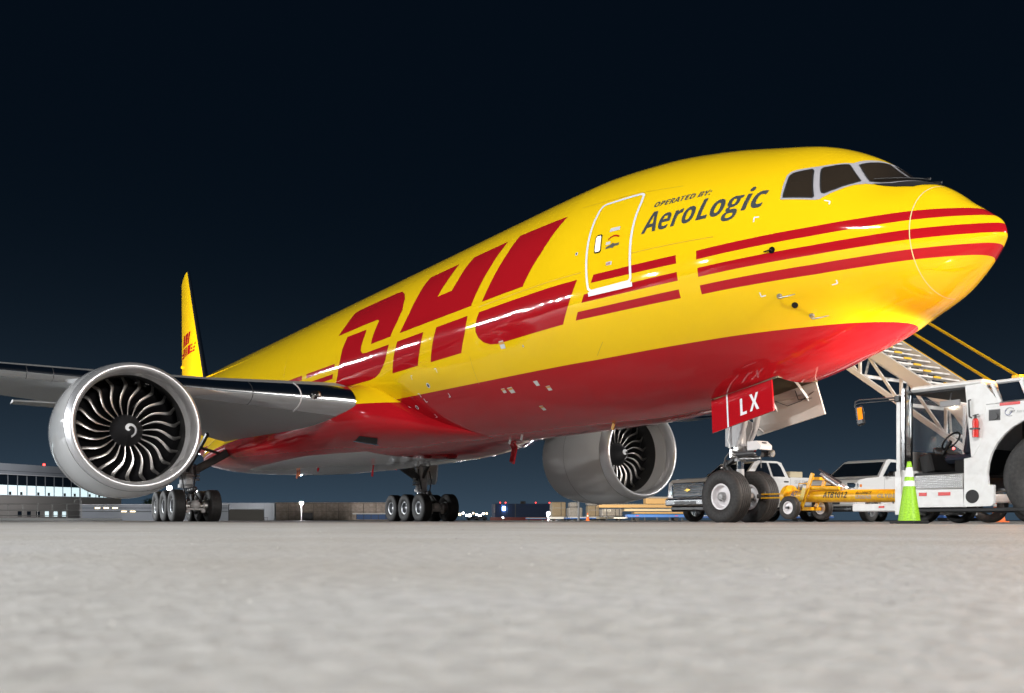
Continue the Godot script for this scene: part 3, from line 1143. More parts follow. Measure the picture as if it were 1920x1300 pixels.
func wing(ac: Node3D, side: float) -> void:
	var st := [[3.55, 18.53, 13.1, 3.72, .13, 0.03], [3.8, 18.7, 12.9, 3.75, .13, 0.03], [4.2, 18.98, 12.6, 3.80, .128, 0.028], [7.0, 20.9, 9.8, 4.10, .118, 0.015], [10.0, 22.96, 7.5, 4.46, .112, 0.004], [14.0, 25.7, 6.1, 4.93, .108, 0.0], [20.0, 29.82, 5.0, 5.62, .10, -.01], [26.0, 33.95, 4.2, 6.35, .10, -.02], [30.0, 36.7, 2.9, 6.95, .10, -.02], [32.4, 39.4, 0.9, 7.35, .09, -.02]]
	var dense: Array = []
	for i in st.size() - 1:
		for k in 4:
			var q: Array = []
			for c in 6: q.append(lerpf(st[i][c], st[i + 1][c], k / 4.0))
			dense.append(q)
	dense.append(st[-1])
	var w := Node3D.new()
	w.name = "wing"
	ac.add_child(w, true)
	var split := 0.055
	for part in ["upper", "lower", "edge"]:
		var rows: Array = []
		for q in dense:
			var row := PackedVector3Array()
			if part == "edge":
				for k in 25:
					var u := -1.0 + 2.0 * k / 24.0
					row.append(airfoil(q[0], q[1], q[2], q[3], q[4], u * u * split, u > 0, side, q[5]))
			else:
				for k in 23:
					row.append(airfoil(q[0], q[1], q[2], q[3], q[4], split + (1.0 - split) * pow(k / 22.0, 1.2), part == "upper", side, q[5]))
			rows.append(row)
		var b := MB.new()
		b.grid(rows, false, (side > 0) != (part == "lower"))
		put({"upper": "upper_skin", "lower": "lower_skin", "edge": "leading_edge_slat"}[part], b, {"upper": "wing_grey", "lower": "wing_grey", "edge": "polished"}[part], w)
	# slat joints
	for l in [6.2, 8.3, 11.4, 12.1]:
		var q: Array = []
		for i in st.size() - 1:
			if l >= st[i][0] and l < st[i + 1][0]:
				for c in 6: q.append(lerpf(st[i][c], st[i + 1][c], (l - st[i][0]) / (st[i + 1][0] - st[i][0])))
		var path: Array = []
		for k in 13:
			var u := -1.0 + 2.0 * k / 12.0
			path.append(airfoil(q[0], q[1], q[2], q[3], q[4], u * u * split * 1.05, u > 0, side, q[5]))
		var b := MB.new()
		b.tube(path, 0.012, 5)
		put("slat_joint", b, "gear_dark", w)
	# root end of the slat: landing light and pale end cap
	var b2 := MB.new()
	var lamp_at := airfoil(4.55, 19.22, 12.3, 3.84, .127, 0.002, true, side, .027)
	b2.xf = Transform3D(Basis(), lamp_at)
	b2.ball(Vector3(0.05, 0, 0), 0.19, 16, Vector3(0.6, 0.75, 1.15))
	put("landing_light", b2, "black_gloss", w)
	b2 = MB.new()
	b2.xf = Transform3D(Basis(Vector3.UP, -0.6 * side), lamp_at)
	b2.tube([Vector3(-0.04, -0.1, -0.13 * side), Vector3(-0.065, 0, -0.06 * side)], 0.06, 8)
	b2.tube([Vector3(-0.05, -0.02, 0.10 * side), Vector3(-0.075, 0.02, 0.06 * side)], 0.07, 10)
	put("lamp_lens", b2, "steel", w)
	b2 = MB.new()
	var path2: Array = []
	for k in 17:
		var u := -1.0 + 2.0 * k / 16.0
		path2.append(airfoil(4.95, 19.5, 12.1, 3.88, .126, u * u * 0.06, u > 0, side, .026))
	b2.tube(path2, 0.022, 6)
	put("slat_end_rib", b2, "rim_white", w)
	# flap fairings and aileron hint beneath the trailing edge
	for ff in [[7.3, 26.4, 3.55], [13.4, 27.3, 4.85], [19.5, 30.6, 5.5]]:
		b2 = MB.new()
		b2.xf = Transform3D(Basis(), A(ff[1], ff[0] * side, ff[2]))
		var pr: Array = []
		for k in 13:
			var u := k / 12.0
			pr.append([u * 4.2, 0.30 * sqrt(maxf(0.0, sin(PI * pow(u, 0.7))))])
		b2.lathe(pr, 14)
		put("flap_fairing", b2, "wing_grey", w)

func engine(ac: Node3D, side: float) -> void:
	var e := Node3D.new()
	e.name = "engine"
	e.position = A(20.3, 9.61 * side, 2.80)
	ac.add_child(e, true)
	var seg := 72
	var b := MB.new()
	var lipp: Array = []
	for k in 17:
		var a := PI * k / 16.0
		var x := 0.46 * (1.0 - sin(a))
		lipp.append([x, 1.745 - 0.135 * cos(a) + (0.02 if k > 8 else 0.0) * (k - 8) / 8.0])
	b.lathe(lipp, seg)
	put("inlet_lip", b, "lip_metal", e, "bright polished ring round the engine inlet")
	var cowl := [[0.46, 1.90], [0.9, 1.955], [1.5, 1.995], [2.3, 2.01], [3.0, 1.99], [3.7, 1.94], [4.2, 1.87], [4.55, 1.80]]
	var rows: Array = []
	for p in cowl:
		var row := PackedVector3Array()
		for j in seg:
			var a := TAU * j / seg
			var r: float = p[1]
			if cos(a) < 0: r *= 1.0 + 0.035 * pow(-cos(a), 2) * smoothstep(0.4, 1.6, p[0])
			row.append(Vector3(p[0], r * cos(a), r * sin(a)))
		rows.append(row)
	b = MB.new()
	b.grid(rows, true)
	put("nacelle", b, "nacelle", e)
	b = MB.new()
	for x in [0.462, 2.75]:
		var pth: Array = []
		for j in seg + 1:
			var a := TAU * j / seg
			var r := 1.902 if x < 1 else 1.998
			if cos(a) < 0 and x > 1: r *= 1.0 + 0.035 * pow(cos(a), 2)
			pth.append(Vector3(x, r * cos(a), r * sin(a)))
		b.tube(pth, 0.006, 4, false)
	put("cowl_seam", b, "gear_dark", e)
	b = MB.new()
	b.lathe([[0.46, 1.61], [0.8, 1.618], [1.15, 1.632]], seg, 0, TAU, true)
	put("inlet_liner", b, "liner", e)
	b = MB.new()
	b.lathe([[1.15, 1.632], [1.16, 1.645], [2.3, 1.65]], seg, 0, TAU, true)
	b.disc(2.3, 1.65, 40, -1.0)
	put("fan_case", b, "black_matt", e)
	b = MB.new()
	var sp: Array = []
	for k in 13:
		var u := k / 12.0
		sp.append([1.06 + 0.66 * u, 0.50 * pow(u, 0.72)])
	b.lathe(sp, 32)
	put("spinner", b, "black_soft", e)
	# white spiral on the spinner
	b = MB.new()
	var Lr: Array = []
	var N := 46
	for k in N:
		var u := float(k) / (N - 1)
		var r := 0.032 + 0.19 * pow(u, 0.9)
		var a := -2.75 + u * 5.6
		var wd := 0.040 * (0.7 + 0.5 * sin(PI * minf(u * 1.1, 1.0)))
		var inr := maxf(0.003, r - wd)
		var outr := r + wd
		var f1 := func(rr: float) -> Vector3:
			var uu := pow(rr / 0.50, 1.0 / 0.72)
			return Vector3(1.06 + 0.66 * uu - 0.006, rr * cos(a), rr * sin(a))
		Lr.append(PackedVector3Array([f1.call(inr), f1.call(r), f1.call(outr)]))
	b.grid(Lr)
	put("spinner_spiral", b, "mark_white", e)
	# fan
	var blade := MB.new()
	var edge := MB.new()
	var br: Array = []
	var er: Array = []
	for k in 17:
		var u := k / 16.0
		var r := 0.46 + 1.17 * u
		var ph := 0.02 * u + 0.17 * smoothstep(0.35, 0.85, u) - 0.05 * smoothstep(0.82, 1.0, u) - 0.03 * sin(PI * minf(u * 2.2, 1.0))
		var x0 := 1.68 - 0.10 * sin(PI * u) + 0.05 * u
		var wd := lerpf(0.024, 0.085, smoothstep(0.0, 0.85, u)) * (1.0 if u < 0.92 else 0.8)
		var chord := lerpf(0.42, 0.30, u)
		var tw := lerpf(0.10, 0.40, u) / r
		var P := func(a: float, x: float) -> Vector3: return Vector3(x, r * cos(a), r * sin(a))
		er.append(PackedVector3Array([P.call(ph - 0.4 * wd / r, x0 + 0.03), P.call(ph, x0 - 0.012), P.call(ph + wd / r, x0 + 0.035)]))
		var row := PackedVector3Array()
		for q in 6:
			var w := q / 5.0
			row.append(P.call(ph + wd / r * 0.6 + tw * w, x0 + 0.03 + chord * w))
		br.append(row)
	blade.grid(br)
	edge.grid(er)
	var bm := blade.mesh(M["blade"])
	var em := edge.mesh(M["blade_metal"])
	for k in 22:
		var t := Transform3D(Basis(Vector3.RIGHT, TAU * k / 22.0 + 0.07), Vector3.ZERO)
		share("fan_blade", bm, e, t)
		share("blade_edge", em, e, t)
	# core, pylon, strake
	b = MB.new()
	b.lathe([[4.55, 1.80], [4.5, 1.70], [4.2, 1.1], [5.2, 1.0], [6.0, 0.75]], 40)
	put("core_exhaust", b, "gear_dark", e)
	b = MB.new()
	var pyl := PackedVector2Array([Vector2(2.6, 1.80), Vector2(3.4, 2.02), Vector2(4.4, 2.3), Vector2(9.5, 2.0), Vector2(9.5, 1.2), Vector2(6.5, 0.9), Vector2(3.5, 1.2)])
	b.prism(pyl, -0.24, 0.24)
	put("pylon", b, "wing_grey", e)

func tyre_mesh(r: float, w: float, rim: float, grooves: int) -> MB:
	var b := MB.new()
	var h := w * 0.5
	var pr: Array = [[-h * 0.72, rim], [-h * 0.92, rim + (r - rim) * 0.22], [-h, rim + (r - rim) * 0.5], [-h * 0.93, rim + (r - rim) * 0.8], [-h * 0.80, r * 0.975], [-h * 0.66, r * 0.995]]
	b.lathe(pr, 48)
	var x := -h * 0.66
	var step := h * 1.32 / (grooves + 1)
	for g in grooves + 1:
		var x1 := x + step - 0.012
		b.lathe([[x, r * 0.995], [x1, r * 0.995]], 48)
		if g < grooves:
			b.lathe([[x1, r * 0.995], [x1 + 0.001, r - 0.018], [x1 + 0.011, r - 0.018], [x1 + 0.012, r * 0.995]], 48)
		x = x1 + 0.012
	var m: Array = []
	for p in pr: m.push_front([-p[0], p[1]])
	b.lathe([[x - 0.012, r * 0.995]] + m, 48)
	return b

func rim_mesh(r: float, w: float, deep: float) -> MB:
	var b := MB.new()
	var h := w * 0.36
	for sg in [-1.0, 1.0]:
		b.lathe([[sg * h * 1.02, r * 1.02], [sg * (h * 1.06), r * 0.97], [sg * h, r * 0.86]], 36)
		b.lathe([[sg * h, r * 0.86], [sg * (h - deep), r * 0.74]], 36)
		b.lathe([[sg * (h - deep), r * 0.74], [sg * (h - deep), r * 0.42], [sg * (h - deep * 0.75), r * 0.36], [sg * (h - deep * 0.55), r * 0.30], [sg * (h - deep * 0.5), 0.001]], 36)
	return b

func nose_gear(ac: Node3D) -> void:
	var g := Node3D.new()
	g.name = "nose_gear"
	g.position = A(5.89, 0, 0)
	ac.add_child(g, true)
	var tm := tyre_mesh(0.575, 0.44, 0.272, 4).mesh(M["rubber"])
	var rm := rim_mesh(0.278, 0.44, 0.10).mesh(M["rim_white"])
	for sd in [-1.0, 1.0]:
		var t := Transform3D(Basis(Vector3.UP, PI / 2), Vector3(0, 0.556, 0.43 * sd))
		share("tyre", tm, g, t)
		share("rim", rm, g, t)
	var b := MB.new()
	for sd in [-1.0, 1.0]:
		b.xf = Transform3D(Basis(Vector3.UP, PI / 2), Vector3(0, 0.556, 0.43 * sd))
		b.lathe([[-0.15, 0.0], [-0.15, 0.10], [0.15, 0.10], [0.15, 0.0]], 18)
		b.tube([Vector3(-0.17, 0.03, 0.05), Vector3(-0.155, -0.12, -0.10)], 0.012, 6)
		b.tube([Vector3(0.17, 0.03, 0.05), Vector3(0.155, -0.12, -0.10)], 0.012, 6)
	put("hub", b, "gear_grey", g)
	b = MB.new()
	b.cyl(Vector3(0, 0.556, -0.6), Vector3(0, 0.556, 0.6), 0.055, 14)
	b.cyl(Vector3(0, 0.45, 0), Vector3(0, 1.16, 0), 0.10, 20, 0.085)
	b.box(Vector3(-0.16, 0.57, 0), Vector3(0.34, 0.10, 0.16), Basis(), 0.02)
	put("axle", b, "gear_grey", g)
	b = MB.new()
	b.cyl(Vector3(0, 1.10, 0), Vector3(0, 1.36, 0), 0.078, 24)
	put("piston", b, "chrome", g)
	b = MB.new()
	b.cyl(Vector3(0, 1.33, 0), Vector3(0, 1.42, 0), 0.13, 20)
	b.cyl(Vector3(0, 1.42, 0), Vector3(0, 1.66, 0), 0.115, 20)
	b.cyl(Vector3(0, 1.64, 0), Vector3(0.02, 3.3, 0), 0.125, 20, 0.15)
	put("strut", b, "gear_grey", g)
	b = MB.new()
	b.cyl(Vector3(0.06, 1.46, 0.0), Vector3(-0.34, 1.46, 0.20), 0.05, 12)
	for k in 3:
		b.cyl(Vector3(0.10, 1.42 + 0.06 * k, -0.17), Vector3(-0.12, 1.42 + 0.06 * k, -0.19), 0.016, 8)
	b.cyl(Vector3(-0.1, 1.37, -0.12), Vector3(-0.62, 1.37, -0.05), 0.026, 8)
	b.cyl(Vector3(-0.12, 1.62, 0.05), Vector3(-0.40, 1.68, 0.05), 0.05, 10)
	b.box(Vector3(-0.05, 1.60, -0.12), Vector3(0.16, 0.12, 0.14), Basis(), 0.02)
	b.cyl(Vector3(-0.1, 1.37, 0.12), Vector3(-0.42, 1.37, 0.10), 0.022, 8)
	b.box(Vector3(0.10, 1.50, -0.1), Vector3(0.12, 0.22, 0.16), Basis(), 0.02)
	put("steering_actuator", b, "steel", g)
	b = MB.new()
	for sd in [-1.0, 1.0]:
		b.cyl(Vector3(-0.10, 1.47, 0.17 * sd), Vector3(-0.68, 1.47, 0.21 * sd), 0.065, 16)
	b.cyl(Vector3(-0.58, 1.44, 0.0), Vector3(-0.60, 1.16, 0.0), 0.012, 6)
	b.box(Vector3(-0.45, 1.45, 0), Vector3(0.2, 0.10, 0.34), Basis(), 0.02)
	put("lamp_barrel", b, "gear_dark", g)
	for sd in [-1.0, 1.0]:
		b = MB.new()
		b.cyl(Vector3(-0.66, 1.47, 0.21 * sd), Vector3(-0.725, 1.47, 0.215 * sd), 0.078, 18)
		put("taxi_light", b, "chrome", g)
	b = MB.new()
	var hp := PackedVector2Array([Vector2(-0.36, 1.54), Vector2(-0.74, 1.54), Vector2(-0.74, 1.63), Vector2(-0.62, 1.73), Vector2(-0.36, 1.73)])
	b.prism(hp, -0.17, 0.17)
	put("steering_box", b, "box_grey", g)
	b = MB.new()
	b.box(Vector3(-0.683, 1.685, 0), Vector3(0.02, 0.035, 0.12), Basis(Vector3.BACK, -0.7))
	put("box_plate", b, "gear_dark", g)
	# upper side plates of the strut
	b = MB.new()
	var sp := PackedVector2Array([Vector2(0.22, 1.63), Vector2(-0.06, 1.66), Vector2(-0.26, 2.05), Vector2(-0.24, 2.16), Vector2(-0.1, 2.2), Vector2(0.22, 2.2)])
	b.prism(sp, -0.15, -0.11); b.prism(sp, 0.11, 0.15)
	b.box(Vector3(0.24, 1.92, -0.13), Vector3(0.12, 0.52, 0.05), Basis(), 0.01)
	put("side_plate", b, "gear_grey", g)
	b = MB.new()
	for sd in [-1.0, 1.0]:
		b.tube([Vector3(-0.05, 1.62, 0.16 * sd), Vector3(-0.25, 1.95, 0.18 * sd), Vector3(-0.30, 2.10, 0.18 * sd), Vector3(-0.42, 2.6, 0.2 * sd)], [0.045, 0.05, 0.06, 0.055], 10)
	put("drag_brace", b, "gear_grey", g)
	# torque links behind the strut
	b = MB.new()
	for sd in [-1.0, 1.0]:
		b.bar(Vector3(0.10, 1.40, 0.07 * sd), Vector3(0.42, 1.26, 0.03 * sd), 0.04, 0.07, 0.01)
		b.bar(Vector3(0.42, 1.26, 0.03 * sd), Vector3(0.09, 0.92, 0.08 * sd), 0.035, 0.07, 0.01)
	b.ball(Vector3(0.43, 1.24, 0), 0.07, 10)
	b.ball(Vector3(0.40, 1.33, 0), 0.06, 10)
	put("torque_link", b, "gear_dark", g)
	b = MB.new()
	b.tube([Vector3(0.14, 1.55, -0.16), Vector3(0.3, 1.42, -0.14), Vector3(0.42, 1.2, -0.1), Vector3(0.36, 1.12, -0.05)], 0.014, 6)
	b.tube([Vector3(0.12, 1.6, -0.18), Vector3(0.17, 1.8, -0.2), Vector3(0.12, 2.2, -0.15)], 0.012, 6)
	b.ball(Vector3(0.50, 1.21, -0.05), 0.035, 8)
	put("hose", b, "steel", g)
	# doors
	var f := ac
	for sd in [-1.0, 1.0]:
		b = MB.new()
		var l0: float = 0.60 * sd
		var l1: float = 0.70 * sd
		var pts := [A(6.16, l0, 2.63), A(4.48 if sd > 0 else 4.33, l0, 2.92), A(4.33 if sd > 0 else 4.18, l1, 2.24), A(6.02, l1, 1.92)]
		for q in pts.size(): pts[q] -= g.position
		var th := Vector3(0, 0, 0.04 * sd)
		var cen: Vector3 = (pts[0] + pts[2]) * 0.5 + th * 0.5
		b.facet(pts, cen)
		var inner: Array = []
		for p in pts: inner.append(p + th)
		b.facet(inner, cen)
		for q in 4: b.facet([pts[q], pts[(q + 1) % 4], inner[(q + 1) % 4], inner[q]], cen)
		var d := put("gear_door", b, "red" if sd > 0 else "bay_grey", g, "red nose gear door lettered LX" if sd > 0 else "open far nose gear door seen from inside")
		var o: Vector3 = pts[0]
		var xx: Vector3 = pts[1] - pts[0]
		var yy: Vector3 = pts[3] - pts[0]
		var nn := yy.cross(xx).normalized()
		if nn.z > 0: nn = -nn
		if sd > 0:
			b = MB.new()
			letters(b, "L", o + xx * 0.49 + yy * 0.78 + nn * 0.006, xx * 0.105, -yy * 0.50, true)
			put("lettering", b, "mark_white", g, "white letter L")
			b = MB.new()
			letters(b, "X", o + xx * 0.645 + yy * 0.76 + nn * 0.006, xx * 0.15, -yy * 0.50, true)
			put("lettering", b, "mark_white", g, "white letter X")
			b = MB.new()
			b.quad(o + xx * 0.265 + yy * 0.99 + nn * 0.006, o + xx * 0.265 + nn * 0.006, o + xx * 0.29 + nn * 0.006, o + xx * 0.29 + yy * 0.99 + nn * 0.006)
			put("door_line", b, "mark_white", g)
		else:
			b = MB.new()
			for k in 4:
				b.bar(o + xx * (0.1 + 0.28 * k) - nn * 0.0 + Vector3(0, 0, -0.01), o + xx * (0.1 + 0.28 * k) + yy * 0.9 + Vector3(0, 0, -0.01), 0.03, 0.05)
			b.bar(o + xx * 0.02 + yy * 0.22 + Vector3(0, 0, -0.02), o + xx * 0.98 + yy * 0.22 + Vector3(0, 0, -0.02), 0.05, 0.05)
			put("door_rib", b, "bay_grey", g)
			b = MB.new()
			b.tube([o + xx * 0.35 + yy * 0.1 + Vector3(0, 0, -0.04), o + xx * 0.55 + yy * 0.42 + Vector3(0, 0, -0.06), o + xx * 0.75 + yy * 0.40 + Vector3(0, 0, -0.05), o + xx * 0.95 + yy * 0.25 + Vector3(0, 0, -0.04)], 0.008, 5)
			b.tube([o + xx * 0.7 + yy * 0.05 + Vector3(0, 0, -0.04), o + xx * 0.72 + yy * 0.35 + Vector3(0, 0, -0.06), o + xx * 0.9 + yy * 0.42 + Vector3(0, 0, -0.05)], 0.008, 5)
			b.box(o + xx * 0.45 + yy * 0.45 + Vector3(0, 0, -0.004), Vector3(0.14, 0.05, 0.012))
			put("door_cable", b, "gear_dark", g)
			for rd in [[o + xx * 0.10 + yy * 0.95, A(5.75, 0.0, 2.25) - g.position, 0.03], [o + xx * 0.85 + yy * 0.5, o + xx * 0.80 + yy * -0.25 + Vector3(0, 0, -0.25), 0.05], [o + xx * 0.38 + yy * 0.5, o + xx * 0.36 + yy * -0.25 + Vector3(0, 0, -0.25), 0.05]]:
				b = MB.new()
				b.bar(rd[0], rd[1], 0.035, rd[2])
				put("door_rod", b, "gear_grey", g)

func main_gear(ac: Node3D, side: float) -> void:
	var g := Node3D.new()
	g.name = "main_gear"
	g.position = A(31.77, 5.49 * side, 0)
	ac.add_child(g, true)
	var tm := tyre_mesh(0.66, 0.50, 0.29, 4).mesh(M["rubber"])
	var rm := rim_mesh(0.295, 0.50, 0.14).mesh(M["rim_grey"])
	for ax in [-1.47, 0.0, 1.47]:
		for sd in [-1.0, 1.0]:
			var t := Transform3D(Basis(Vector3.UP, PI / 2), Vector3(ax, 0.63, 0.70 * sd))
			share("tyre", tm, g, t)
			share("rim", rm, g, t)
	var b := MB.new()
	for ax in [-1.47, 0.0, 1.47]:
		b.cyl(Vector3(ax, 0.63, -0.72), Vector3(ax, 0.63, 0.72), 0.10, 14)
		for sd in [-1.0, 1.0]:
			b.cyl(Vector3(ax, 0.63, 0.34 * sd), Vector3(ax, 0.63, 0.50 * sd), 0.24, 18)
	put("axle", b, "steel", g)
	b = MB.new()
	b.cyl(Vector3(-1.5, 0.66, 0), Vector3(1.5, 0.66, 0), 0.17, 16)
	b.ball(Vector3(-1.55, 0.66, 0), 0.21, 14)
	b.cyl(Vector3(-1.62, 0.50, -0.35), Vector3(-1.62, 0.50, 0.35), 0.05, 8)
	for sd in [-1.0, 1.0]:
		b.box(Vector3(-1.55, 0.60, 0.36 * sd), Vector3(0.2, 0.34, 0.1), Basis(), 0.03)
		b.box(Vector3(-1.60, 0.42, 0.30 * sd), Vector3(0.12, 0.14, 0.16), Basis(), 0.03)
	put("truck_beam", b, "box_grey", g)
	b = MB.new()
	b.cyl(Vector3(0, 0.66, 0), Vector3(0, 1.75, 0), 0.17, 18)
	put("piston", b, "chrome", g)
	b = MB.new()
	b.cyl(Vector3(0, 1.45, 0), Vector3(-0.05, 3.8, 0), 0.25, 20, 0.28)
	b.cyl(Vector3(0, 1.40, 0), Vector3(0, 1.55, 0), 0.31, 20)
	b.cyl(Vector3(0, 2.2, 0), Vector3(0, 2.35, 0), 0.33, 20)
	b.box(Vector3(-0.30, 1.75, 0.05 * side), Vector3(0.28, 0.5, 0.34), Basis(), 0.05)
	for k in 3:
		b.cyl(Vector3(-0.1, 1.75 + 0.14 * k, 0), Vector3(-0.2, 1.75 + 0.14 * k, 0.52 * side), 0.05, 10)
	b.tube([Vector3(-0.28, 2.6, 0.1), Vector3(-0.34, 2.2, 0.16), Vector3(-0.30, 1.9, 0.2)], 0.06, 8)
	put("strut", b, "gear_grey", g)
	b = MB.new()
	b.bar(Vector3(-0.1, 2.05, 0.2 * side), Vector3(-0.25, 3.45, 2.6 * side), 0.22, 0.32, 0.03)
	b.bar(Vector3(-0.15, 2.85, 1.45 * side), Vector3(-0.1, 3.2, 0.2 * side), 0.08, 0.12, 0.02)
	put("side_brace", b, "gear_dark", g)
	b = MB.new()
	b.bar(Vector3(-0.2, 2.1, 0), Vector3(-2.3, 3.5, 0.3 * side), 0.12, 0.16, 0.02)
	b.bar(Vector3(0.1, 1.9, 0), Vector3(1.7, 3.3, 0), 0.12, 0.16, 0.02)
	put("drag_brace", b, "gear_dark", g)
	b = MB.new()
	for k in 3:
		b.ball(Vector3(-0.45 - 0.28 * k, 1.28 + 0.02 * k, 0.1 * side), 0.15 - 0.01 * k, 12)
	b.tube([Vector3(-0.3, 2.4, 0.3), Vector3(-0.5, 1.9, 0.3), Vector3(-0.5, 1.4, 0.2), Vector3(-1.2, 1.1, 0.1), Vector3(-1.5, 0.85, 0.2)], 0.03, 6)
	b.tube([Vector3(-0.3, 2.5, -0.3), Vector3(-0.45, 1.9, -0.28), Vector3(-0.6, 1.2, -0.2), Vector3(-1.5, 0.85, -0.2)], 0.03, 6)
	put("hose", b, "gear_dark", g)
	# leg door on the outboard side
	b = MB.new()
	var dp := PackedVector2Array([Vector2(-0.75, 3.55), Vector2(1.0, 3.55), Vector2(0.85, 1.95), Vector2(0.65, 1.78), Vector2(-0.35, 1.78), Vector2(-0.5, 1.95)])
	b.prism(dp, -0.58 * side - 0.03, -0.58 * side + 0.03)
	b.box(Vector3(0.1, 2.1, -0.4 * side), Vector3(0.5, 0.12, 0.36), Basis(), 0.02)
	b.box(Vector3(0.1, 2.9, -0.4 * side), Vector3(0.4, 0.12, 0.36), Basis(), 0.02)
	put("leg_door", b, "nacelle", g)
	b = MB.new()
	b.box(Vector3(0.1, 3.28, 2.7 * side), Vector3(2.6, 0.04, 1.2), Basis(Vector3.RIGHT, 0.5 * side))
	put("bay_door", b, "nacelle", g)

func fin(ac: Node3D) -> void:
	var rows: Array = []
	var rows_e: Array = []
	for k in 15:
		var u := k / 14.0
		var sl := lerpf(48.9, 53.6, u)
		var st := lerpf(55.5, 55.65, u)
		if u > 0.93: st -= 0.0
		var h := lerpf(7.9, 16.1, u)
		var row := PackedVector3Array()
		var c := st - sl
		for j in 29:
			var v := -1.0 + 2.0 * j / 28.0
			var x := v * v
			var yt := 5.0 * 0.10 * (0.2969 * sqrt(x) - 0.1260 * x - 0.3516 * x * x + 0.2843 * x * x * x - 0.1036 * x * x * x * x)
			var hh := h - (0.55 * pow(x, 1.5) if k == 14 else 0.0)
			row.append(A(sl + x * c, signf(v) * yt * c, hh))
		rows.append(row)
	var b := MB.new()
	b.grid(rows, false)
	var tipl: Array = []
	for j in 15: tipl.append(PackedVector3Array([rows[14][j], rows[14][28 - j]]))
	b.grid(tipl)
	var r := cut(soup(b), func(p): return p.x - (48.9 + (p.y - 7.9) / 8.2 * 4.7) - 0.26)
	var f := put("tail_fin", from_soup(r[0]), "yellow", ac)
	put("leading_edge", from_soup(r[1]), "polished", f)
	# small logo on the fin's right side: drawn along its height and chord
	b = MB.new()
	var org := Vector2(54.85, 10.55)
	var px := func(x: float, y: float) -> Vector3:
		var s := org.x - x
		var h := org.y + y
		var u := (h - 7.9) / 8.2
		var sl := lerpf(48.9, 53.6, u)
		var stt := lerpf(55.5, 55.65, u)
		var c := stt - sl
		var q := clampf((s - sl) / c, 0.0, 1.0)
		var yt := 5.0 * 0.10 * (0.2969 * sqrt(q) - 0.1260 * q - 0.3516 * q * q + 0.2843 * q * q * q - 0.1036 * q * q * q * q)
		return A(s, yt * c + 0.012, h)
	for q in [[0.0, .62, .55, .62, .75, 1.22, .25, 1.22, .10, .85], [.68, .62, 1.0, .62, 1.28, 1.22, .96, 1.22], [1.02, .62, 1.32, .62, 1.62, 1.22, 1.32, 1.22], [.98, .62, 1.10, .62, 1.16, .76, 1.04, .76], [1.45, .62, 1.82, .62, 2.15, 1.22, 1.75, 1.22], [0.0, 0.0, .45, .05, .62, .52, .12, .52], [.66, .05, .90, .05, 1.0, .52, .76, .52], [1.04, .05, 1.28, .05, 1.38, .52, 1.14, .52], [1.42, .05, 2.1, .05, 2.3, .52, 1.55, .52],
			[2.2, .05, 3.1, .05, 3.13, .15, 2.23, .15], [2.3, .22, 3.15, .22, 3.18, .32, 2.33, .32], [2.38, .40, 3.2, .40, 3.23, .50, 2.42, .50], [-.5, .05, -.05, .05, -.03, .13, -.48, .13], [-.48, .22, .0, .22, .02, .30, -.46, .30]]:
		var poly: Array = []
		for k in range(0, q.size(), 2): poly.append(px.call(q[k] * 1.12, q[k + 1] * 1.2))
		for k in range(1, poly.size() - 1): b.tri(poly[0], poly[k], poly[k + 1])
	put("fin_logo", b, "red", f, "small red logo on the tail fin")
	for hh in [9.3, 10.1]:
		b = MB.new()
		b.ball(px.call(-0.3, hh - org.y), 0.12, 8)
		put("rudder_hinge", b, "yellow", f)

func stabilizer(ac: Node3D, side: float) -> void:
	var rows: Array = []
	for k in 9:
		var u := k / 8.0
		var l := lerpf(0.3, 10.15, u)
		var sl := lerpf(46.2, 52.6, u)
		var c := lerpf(5.6, 1.9, u)
		var row := PackedVector3Array()
		for j in 25:
			var v := -1.0 + 2.0 * j / 24.0
			row.append(airfoil(l, sl, c, lerpf(6.35, 6.95, u), 0.10, v * v, v > 0, side, 0.0))
		rows.append(row)
	var b := MB.new()
	b.grid(rows, false, side > 0)
	var tipl: Array = []
	for j in 13: tipl.append(PackedVector3Array([rows[8][j], rows[8][24 - j]]))
	b.grid(tipl)
	put("horizontal_stabilizer", b, "wing_grey", ac)
	if side > 0:
		# lamp that lights the fin
		b = MB.new()
		b.xf = Transform3D(Basis(), A(49.8, 6.2, 6.85))
		b.box(Vector3.ZERO, Vector3(0.3, 0.1, 0.2), Basis(), 0.02)
		put("logo_light", b, "gear_grey", ac)
		spot(ac, "logo_lamp", A(49.8, 6.2, 6.98), A(54.0, 0.0, 12.0), 130.0, 45.0, Color(1.0, 0.82, 0.5), 0.12)

